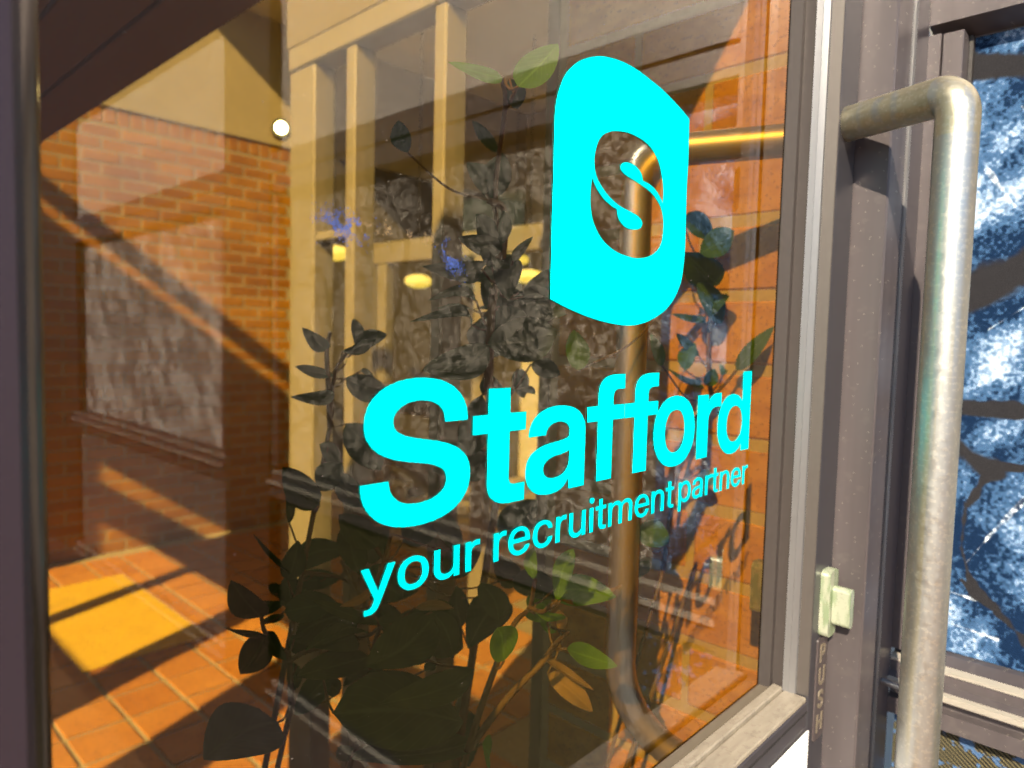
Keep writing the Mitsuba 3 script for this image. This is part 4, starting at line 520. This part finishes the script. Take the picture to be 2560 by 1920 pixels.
LEAVES = [
 ([0.421, 0.06, 1.1587], [0.4773, 0.05, 1.1296], 0.0189, "green", 1),
 ([0.4073, 0.06, 1.2008], [0.4645, 0.09, 1.2223], 0.0166, "green", 1),
 ([0.4049, 0.07, 1.1528], [0.4454, 0.05, 1.1204], 0.013, "tan", 1),
 ([0.4466, 0.1, 1.1158], [0.4722, 0.07, 1.0845], 0.0199, "tan", 1),
 ([0.4248, 0.07, 1.194], [0.5564, 0.1, 1.1668], 0.0072, "tan", 1),
 ([0.4157, 0.09, 1.2071], [0.4703, 0.14, 1.2116], 0.0117, "olive", 1),
 ([0.4533, 0.12, 1.1609], [0.495, 0.13, 1.1294], 0.0149, "dark", 1),
 ([0.4971, 0.13, 1.1288], [0.5297, 0.15, 1.131], 0.0145, "tan", 1),
 ([0.4763, 0.15, 1.151], [0.5479, 0.18, 1.1478], 0.0202, "dark", 1),
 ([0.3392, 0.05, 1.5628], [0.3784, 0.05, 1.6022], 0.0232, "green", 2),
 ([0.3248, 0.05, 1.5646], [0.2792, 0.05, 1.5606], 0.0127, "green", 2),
 ([0.3726, 0.09, 1.5865], [0.3927, 0.1, 1.5724], 0.0154, "dark", 2),
 ([0.6796, 0.1, 1.494], [0.6733, 0.06, 1.514], 0.0297, "green", 3),
 ([0.6934, 0.13, 1.5366], [0.7446, 0.12, 1.5219], 0.0285, "dark", 3),
 ([0.6663, 0.11, 1.4947], [0.7631, 0.12, 1.4681], 0.0386, "dark", 3),
 ([0.7117, 0.12, 1.4669], [0.7765, 0.12, 1.4238], 0.0293, "green", 3),
 ([0.7556, 0.09, 1.3696], [0.7591, 0.05, 1.4199], 0.0197, "green", 3),
 ([0.7571, 0.12, 1.4462], [0.8303, 0.13, 1.4589], 0.0167, "dark", 3),
 ([0.7978, 0.14, 1.4289], [0.7277, 0.16, 1.4329], 0.01, "dark", 3),
 ([0.5031, 0.12, 1.3723], [0.4945, 0.12, 1.4089], 0.0258, "green", 3),
 ([0.7119, 0.13, 1.3683], [0.7304, 0.13, 1.4], 0.0211, "dark", 3),
 ([0.6123, 0.1, 1.3761], [0.5888, 0.1, 1.4079], 0.0128, "green", 3),
 ([0.7426, 0.13, 1.384], [0.6883, 0.13, 1.4097], 0.0116, "dark", 3),
 ([0.8236, 0.14, 1.3485], [0.7053, 0.15, 1.3701], 0.0123, "dark", 3),
 ([0.7947, 0.09, 1.3415], [0.8729, 0.1, 1.2572], 0.0228, "dark", 3),
 ([0.7921, 0.1, 1.3354], [0.8138, 0.09, 1.2818], 0.0122, "green", 3),
 ([0.7823, 0.12, 1.3621], [0.7933, 0.12, 1.3982], 0.0145, "dark", 3),
 ([0.6431, 0.13, 1.1794], [0.6479, 0.12, 1.211], 0.0348, "green", 3),
 ([0.701, 0.2, 1.1119], [0.665, 0.14, 1.157], 0.0431, "green", 3),
 ([0.6721, 0.15, 1.285], [0.6652, 0.15, 1.3167], 0.0155, "green", 3),
 ([0.441, 0.16, 1.4766], [0.3621, 0.13, 1.4753], 0.0179, "dark", 2),
 ([0.4416, 0.16, 1.5109], [0.429, 0.15, 1.478], 0.013, "dark", 2),
 ([0.4263, 0.17, 1.4591], [0.3278, 0.13, 1.4505], 0.0208, "dark", 2),
 ([0.4109, 0.16, 1.4308], [0.3251, 0.12, 1.4253], 0.0091, "dark", 2),
 ([0.433, 0.19, 1.4253], [0.3927, 0.19, 1.4234], 0.006, "dark", 2),
 ([0.4145, 0.17, 1.4113], [0.3093, 0.12, 1.4096], 0.0091, "dark", 2),
 ([0.4069, 0.14, 1.3937], [0.3211, 0.12, 1.3752], 0.0286, "dark", 2),
 ([0.4053, 0.14, 1.3942], [0.4949, 0.14, 1.4076], 0.0394, "dark", 2),
 ([0.4341, 0.14, 1.4653], [0.425, 0.11, 1.4819], 0.0085, "dark", 2),
 ([0.4691, 0.16, 1.4378], [0.4847, 0.14, 1.4628], 0.0198, "dark", 2),
 ([0.4666, 0.2, 1.4462], [0.51, 0.19, 1.4356], 0.025, "dark", 2),
 ([0.4566, 0.2, 1.4201], [0.4737, 0.17, 1.4068], 0.0216, "dark", 2),
 ([0.4766, 0.2, 1.4235], [0.4653, 0.21, 1.4542], 0.0196, "dark", 2),
 ([0.5141, 0.21, 1.4797], [0.4868, 0.24, 1.4557], 0.026, "dark", 2),
 ([0.4939, 0.17, 1.3762], [0.5133, 0.15, 1.3665], 0.0195, "dark", 2),
 ([0.5074, 0.2, 1.3694], [0.4965, 0.18, 1.3427], 0.0188, "dark", 2),
 ([0.4602, 0.2, 1.3623], [0.468, 0.18, 1.3441], 0.0193, "dark", 2),
 ([0.4654, 0.2, 1.5286], [0.4794, 0.2, 1.5737], 0.0325, "dark", 2),
 ([0.4593, 0.2, 1.5318], [0.4537, 0.22, 1.5631], 0.0258, "dark", 2),
 ([0.4732, 0.2, 1.5724], [0.4586, 0.22, 1.6024], 0.013, "dark", 2),
 ([0.3674, 0.2, 1.5507], [0.3727, 0.22, 1.5819], 0.0174, "dark", 2),
 ([0.3552, 0.3, 1.3848], [0.3181, 0.28, 1.4048], 0.016, "green", 4),
 ([0.3722, 0.3, 1.3835], [0.3839, 0.26, 1.4037], 0.0109, "dark", 4),
 ([0.3753, 0.3, 1.3718], [0.3753, 0.25, 1.3943], 0.0102, "dark", 4),
 ([0.3627, 0.3, 1.3616], [0.3118, 0.28, 1.3709], 0.0118, "dark", 4),
 ([0.3636, 0.3, 1.3435], [0.2962, 0.26, 1.3469], 0.0134, "dark", 4),
 ([0.3484, 0.3, 1.2538], [0.3732, 0.3, 1.2771], 0.0262, "dark", 4),
 ([0.3485, 0.3, 1.2406], [0.2946, 0.27, 1.2863], 0.0288, "dark", 4),
 ([0.3403, 0.34, 1.2165], [0.3367, 0.34, 1.2487], 0.0116, "olive", 4),
 ([0.3837, 0.32, 1.2731], [0.3481, 0.3, 1.2973], 0.0199, "green", 4),
 ([0.2911, 0.3, 1.149], [0.2548, 0.28, 1.1962], 0.0296, "deep", 4),
 ([0.3425, 0.34, 1.17], [0.2836, 0.3, 1.2251], 0.0351, "dark", 4),
 ([0.3412, 0.34, 1.1737], [0.3815, 0.3, 1.1906], 0.0281, "dark", 4),
 ([0.3601, 0.36, 1.1502], [0.3987, 0.34, 1.1486], 0.0237, "dark", 4),
 ([0.3388, 0.34, 1.1663], [0.3476, 0.34, 1.1259], 0.0237, "olive", 4),
 ([0.3537, 0.4, 1.1265], [0.3642, 0.4, 1.1339], 0.0183, "olive", 4),
 ([0.2944, 0.3, 1.1323], [0.2444, 0.27, 1.1624], 0.0147, "dark", 4),
 ([0.2949, 0.3, 1.1311], [0.2578, 0.27, 1.1195], 0.0277, "dark", 4),
 ([0.2977, 0.3, 1.1345], [0.3046, 0.28, 1.1125], 0.0133, "dark", 4),
 ([0.2922, 0.3, 1.1445], [0.3133, 0.3, 1.1449], 0.0083, "dark", 4),
 ([0.3829, 0.27, 1.1153], [0.2993, 0.24, 1.1359], 0.0289, "olive", 4),
 ([0.3644, 0.24, 1.1099], [0.269, 0.2, 1.1388], 0.026, "dark", 4),
 ([0.4046, 0.2, 1.1469], [0.3042, 0.16, 1.1482], 0.0423, "brown", 4),
 ([0.3986, 0.14, 1.1216], [0.2796, 0.11, 1.1478], 0.0247, "brown", 4),
 ([0.3755, 0.24, 1.1367], [0.2935, 0.22, 1.1864], 0.0109, "dark", 4),
 ([0.3582, 0.22, 1.1498], [0.397, 0.22, 1.1366], 0.0176, "olive", 4),
 ([0.3724, 0.3, 1.051], [0.348, 0.3, 1.0734], 0.0167, "olive", 4),
 ([0.3758, 0.25, 1.1696], [0.3194, 0.22, 1.1742], 0.0081, "tan", 4),
 ([0.3731, 0.25, 1.0894], [0.3301, 0.23, 1.0977], 0.0134, "dark", 4),
 ([0.3709, 0.24, 1.098], [0.3593, 0.22, 1.0763], 0.0208, "dark", 4),
 ([0.4031, 0.2, 1.1527], [0.4113, 0.18, 1.1128], 0.0239, "dark", 4),
 ([0.3994, 0.22, 1.1511], [0.4284, 0.2, 1.1491], 0.0096, "tan", 4),
 ([0.3262, 0.3, 1.0942], [0.3216, 0.3, 1.0705], 0.016, "dark", 4),
 ([0.3169, 0.3, 1.0984], [0.3334, 0.3, 1.0807], 0.0096, "dark", 4),
 ([0.3948, 0.2, 1.1007], [0.4084, 0.2, 1.1027], 0.0105, "brown", 4),
 ([0.2856, 0.26, 1.0716], [0.1981, 0.2, 1.104], 0.0534, "dark", 4),
 ([0.2755, 0.16, 1.1232], [0.387, 0.14, 1.0802], 0.0615, "brown", 4),
 ([0.4037, 0.14, 1.0573], [0.2647, 0.12, 1.1105], 0.0497, "brown", 4),
 ([0.3906, 0.22, 1.1463], [0.4417, 0.2, 1.1066], 0.0515, "dark", 4),
 ([0.4973, 0.2, 1.1415], [0.4287, 0.18, 1.1173], 0.0398, "dark", 4),
 ([0.4468, 0.3, 1.186], [0.4862, 0.28, 1.2075], 0.0438, "dark", 4),
 ([0.5138, 0.28, 1.172], [0.4438, 0.26, 1.2282], 0.0386, "dark", 4),
 ([0.5405, 0.25, 1.1835], [0.5658, 0.22, 1.2259], 0.0452, "dark", 4),
 ([0.5799, 0.25, 1.1332], [0.496, 0.22, 1.1938], 0.0348, "dark", 4),
 ([0.4787, 0.27, 1.1517], [0.5126, 0.25, 1.179], 0.0342, "dark", 4),
 ([0.387, 0.28, 1.1751], [0.4164, 0.26, 1.1458], 0.0358, "dark", 4),
]
STEMS = [
 ([[0.3738, 0.12, 1.0702], [0.3725, 0.1, 1.1247], [0.3943, 0.1, 1.1607], [0.4176, 0.11, 1.1678], [0.4441, 0.12, 1.1683], [0.4157, 0.09, 1.2071]], 0.0028, 1),
 ([[0.3738, 0.12, 1.0702], [0.3853, 0.09, 1.1194], [0.4033, 0.07, 1.15], [0.4318, 0.08, 1.1533], [0.486, 0.11, 1.137]], 0.003, 1),
 ([[0.4441, 0.12, 1.1683], [0.4253, 0.09, 1.1785], [0.4114, 0.07, 1.1926], [0.4073, 0.06, 1.2008]], 0.0022, 1),
 ([[0.4251, 0.08, 1.1497], [0.421, 0.06, 1.1587]], 0.0016, 1),
 ([[0.3657, 0.31, 1.3124], [0.3569, 0.3, 1.3528], [0.3552, 0.3, 1.3848], [0.3587, 0.3, 1.4014]], 0.003, 4),
 ([[0.3657, 0.31, 1.319], [0.3634, 0.3, 1.3616], [0.3738, 0.3, 1.3783], [0.3761, 0.29, 1.3877]], 0.0022, 4),
 ([[0.4906, 0.2, 1.2875], [0.4399, 0.17, 1.3461], [0.4185, 0.15, 1.3935], [0.4507, 0.18, 1.4322], [0.4633, 0.18, 1.4803], [0.4519, 0.17, 1.5135], [0.4328, 0.17, 1.5189]], 0.0045, 2),
 ([[0.453, 0.17, 1.4372], [0.4513, 0.18, 1.5281], [0.3891, 0.11, 1.5718], [0.3553, 0.08, 1.58]], 0.0025, 2),
 ([[0.3891, 0.11, 1.5718], [0.3709, 0.08, 1.578]], 0.0018, 2),
 ([[0.8613, 0.13, 1.2817], [0.7615, 0.12, 1.3352], [0.7625, 0.13, 1.4113], [0.7783, 0.13, 1.4282], [0.7038, 0.12, 1.4993]], 0.003, 3),
 ([[0.7128, 0.15, 1.1275], [0.7363, 0.14, 1.2857], [0.7556, 0.09, 1.3696]], 0.003, 3),
 ([[0.3205, 0.3, 1.0577], [0.318, 0.3, 1.1013], [0.3145, 0.3, 1.1089], [0.2955, 0.3, 1.133], [0.2911, 0.3, 1.15]], 0.003, 4),
 ([[0.318, 0.3, 1.1002], [0.3203, 0.27, 1.1193], [0.3675, 0.25, 1.1251], [0.3681, 0.23, 1.1419]], 0.0025, 4),
 ([[0.3875, 0.26, 1.1271], [0.3776, 0.28, 1.1556], [0.3724, 0.3, 1.1822]], 0.0025, 4),
 ([[0.3843, 0.26, 1.1659], [0.4007, 0.27, 1.1855], [0.4176, 0.28, 1.204]], 0.0025, 4),
 ([[0.3739, 0.3, 1.1659], [0.4016, 0.3, 1.1934], [0.4124, 0.28, 1.1748]], 0.0025, 4),
 ([[0.3412, 0.34, 1.1691], [0.3922, 0.33, 1.1527], [0.3913, 0.3, 1.1467]], 0.0025, 4),
 ([[0.3651, 0.24, 1.0577], [0.3729, 0.25, 1.1015], [0.3755, 0.24, 1.1367]], 0.003, 4),
 ([[0.3, 0.2, 0.565], [0.3369, 0.16, 0.8176], [0.3738, 0.12, 1.0702]], 0.0042, 1),
 ([[0.42, 0.26, 0.565], [0.4553, 0.23, 0.92625], [0.4906, 0.2, 1.2875]], 0.0055, 2),
 ([[0.52, 0.2, 0.565], [0.69065, 0.165, 0.92335], [0.8613, 0.13, 1.2817]], 0.0038, 3),
 ([[0.52, 0.2, 0.565], [0.6164000000000001, 0.175, 0.84625], [0.7128, 0.15, 1.1275]], 0.0034, 3),
 ([[0.24, 0.36, 0.565], [0.28025, 0.32999999999999996, 0.81135], [0.3205, 0.3, 1.0577]], 0.004, 4),
 ([[0.24, 0.36, 0.565], [0.30285, 0.33499999999999996, 0.9387], [0.3657, 0.31, 1.3124]], 0.0038, 4),
 ([[0.24, 0.36, 0.565], [0.30255, 0.3, 0.81135], [0.3651, 0.24, 1.0577]], 0.004, 4),
]

PL = {1: ('vine', 'thin stemmed plant with bright green and tan leaves, close behind the tagline'), 2: ('rubber_plant', 'tall dark leaved rubber plant in the middle of the glass, behind the company name'),
      3: ('shrub', 'small leaved shrub in front of the brick pier by the handle'), 4: ('rubber_plant_001', 'broad leaved dark plant at the lower left behind the glass')}
for k_, (nm, lb) in PL.items(): tag(nm, lb, 'plant', 'potted plants behind the door' if 0 else None)
KIND = {1: 'leaf_vine', 2: 'leaf_rubber', 3: 'leaf_shrub', 4: 'leaf_rubber'}
PATHS = {1: [], 2: [], 3: [], 4: []}
for pts, r, pid in STEMS:
    q = spline(pts, 9); PATHS[pid].append(q)
    add(PL[pid][0] + '__stem', tube(q, r, 8, taper=.6), 'stem', smooth=True)
r_ = np.random.default_rng(21)
extra = []
for pid, n, lo, hi in ((1, 5, .04, .055), (2, 24, .04, .065), (3, 7, .025, .04), (4, 26, .04, .065)):
    allp = np.vstack(PATHS[pid]); allp = allp[(allp[:, 2] > .93) & (allp[:, 2] < 1.49)]
    for _ in range(n):
        p = allp[r_.integers(len(allp))]; d = r_.normal(0, 1, 3) * (1, .6, .7); d /= np.linalg.norm(d)
        b = p + d * r_.uniform(.012, .03); d2 = d + r_.normal(0, .35, 3); d2[2] -= .15; d2 /= np.linalg.norm(d2); L_ = r_.uniform(lo, hi); t = b + d2 * L_
        b[1], t[1] = max(b[1], .045), max(t[1], .045)
        b[0], t[0] = min(b[0], .74), min(t[0], .74)
        if (.13 < t[1] < .215 and t[0] > .60) or (t[1] + .27) / t[0] > 2.0: continue
        if pid == 2 and t[1] < .12: continue
        extra.append((b.tolist(), t.tolist(), L_ * r_.uniform(.42, .62), 'x', pid))
for i, (b, t, w, kd, pid) in enumerate(LEAVES + extra):
    m, uv = leaf(b, t, w, 100 + i)
    mt = 'leaf_tan' if kd == 'tan' else 'leaf_vine' if (pid == 2 and kd == 'green') else KIND[pid]  # two top rubber plant leaves get the brighter green to look sunlit
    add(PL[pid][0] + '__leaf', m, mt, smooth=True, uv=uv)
    allp = np.vstack(PATHS[pid]); b = np.array(b); dist = np.linalg.norm(allp - b + (0, 0, .01), axis=1); p = allp[dist.argmin()]
    if np.linalg.norm(p - b) > .003:
        mid = (p + b) / 2 + (0, 0, -.12 * np.linalg.norm(p - b))
        add(PL[pid][0] + '__petiole', tube(spline([p, mid, b], 5), .0011, 6, taper=.8), 'stem', smooth=True)
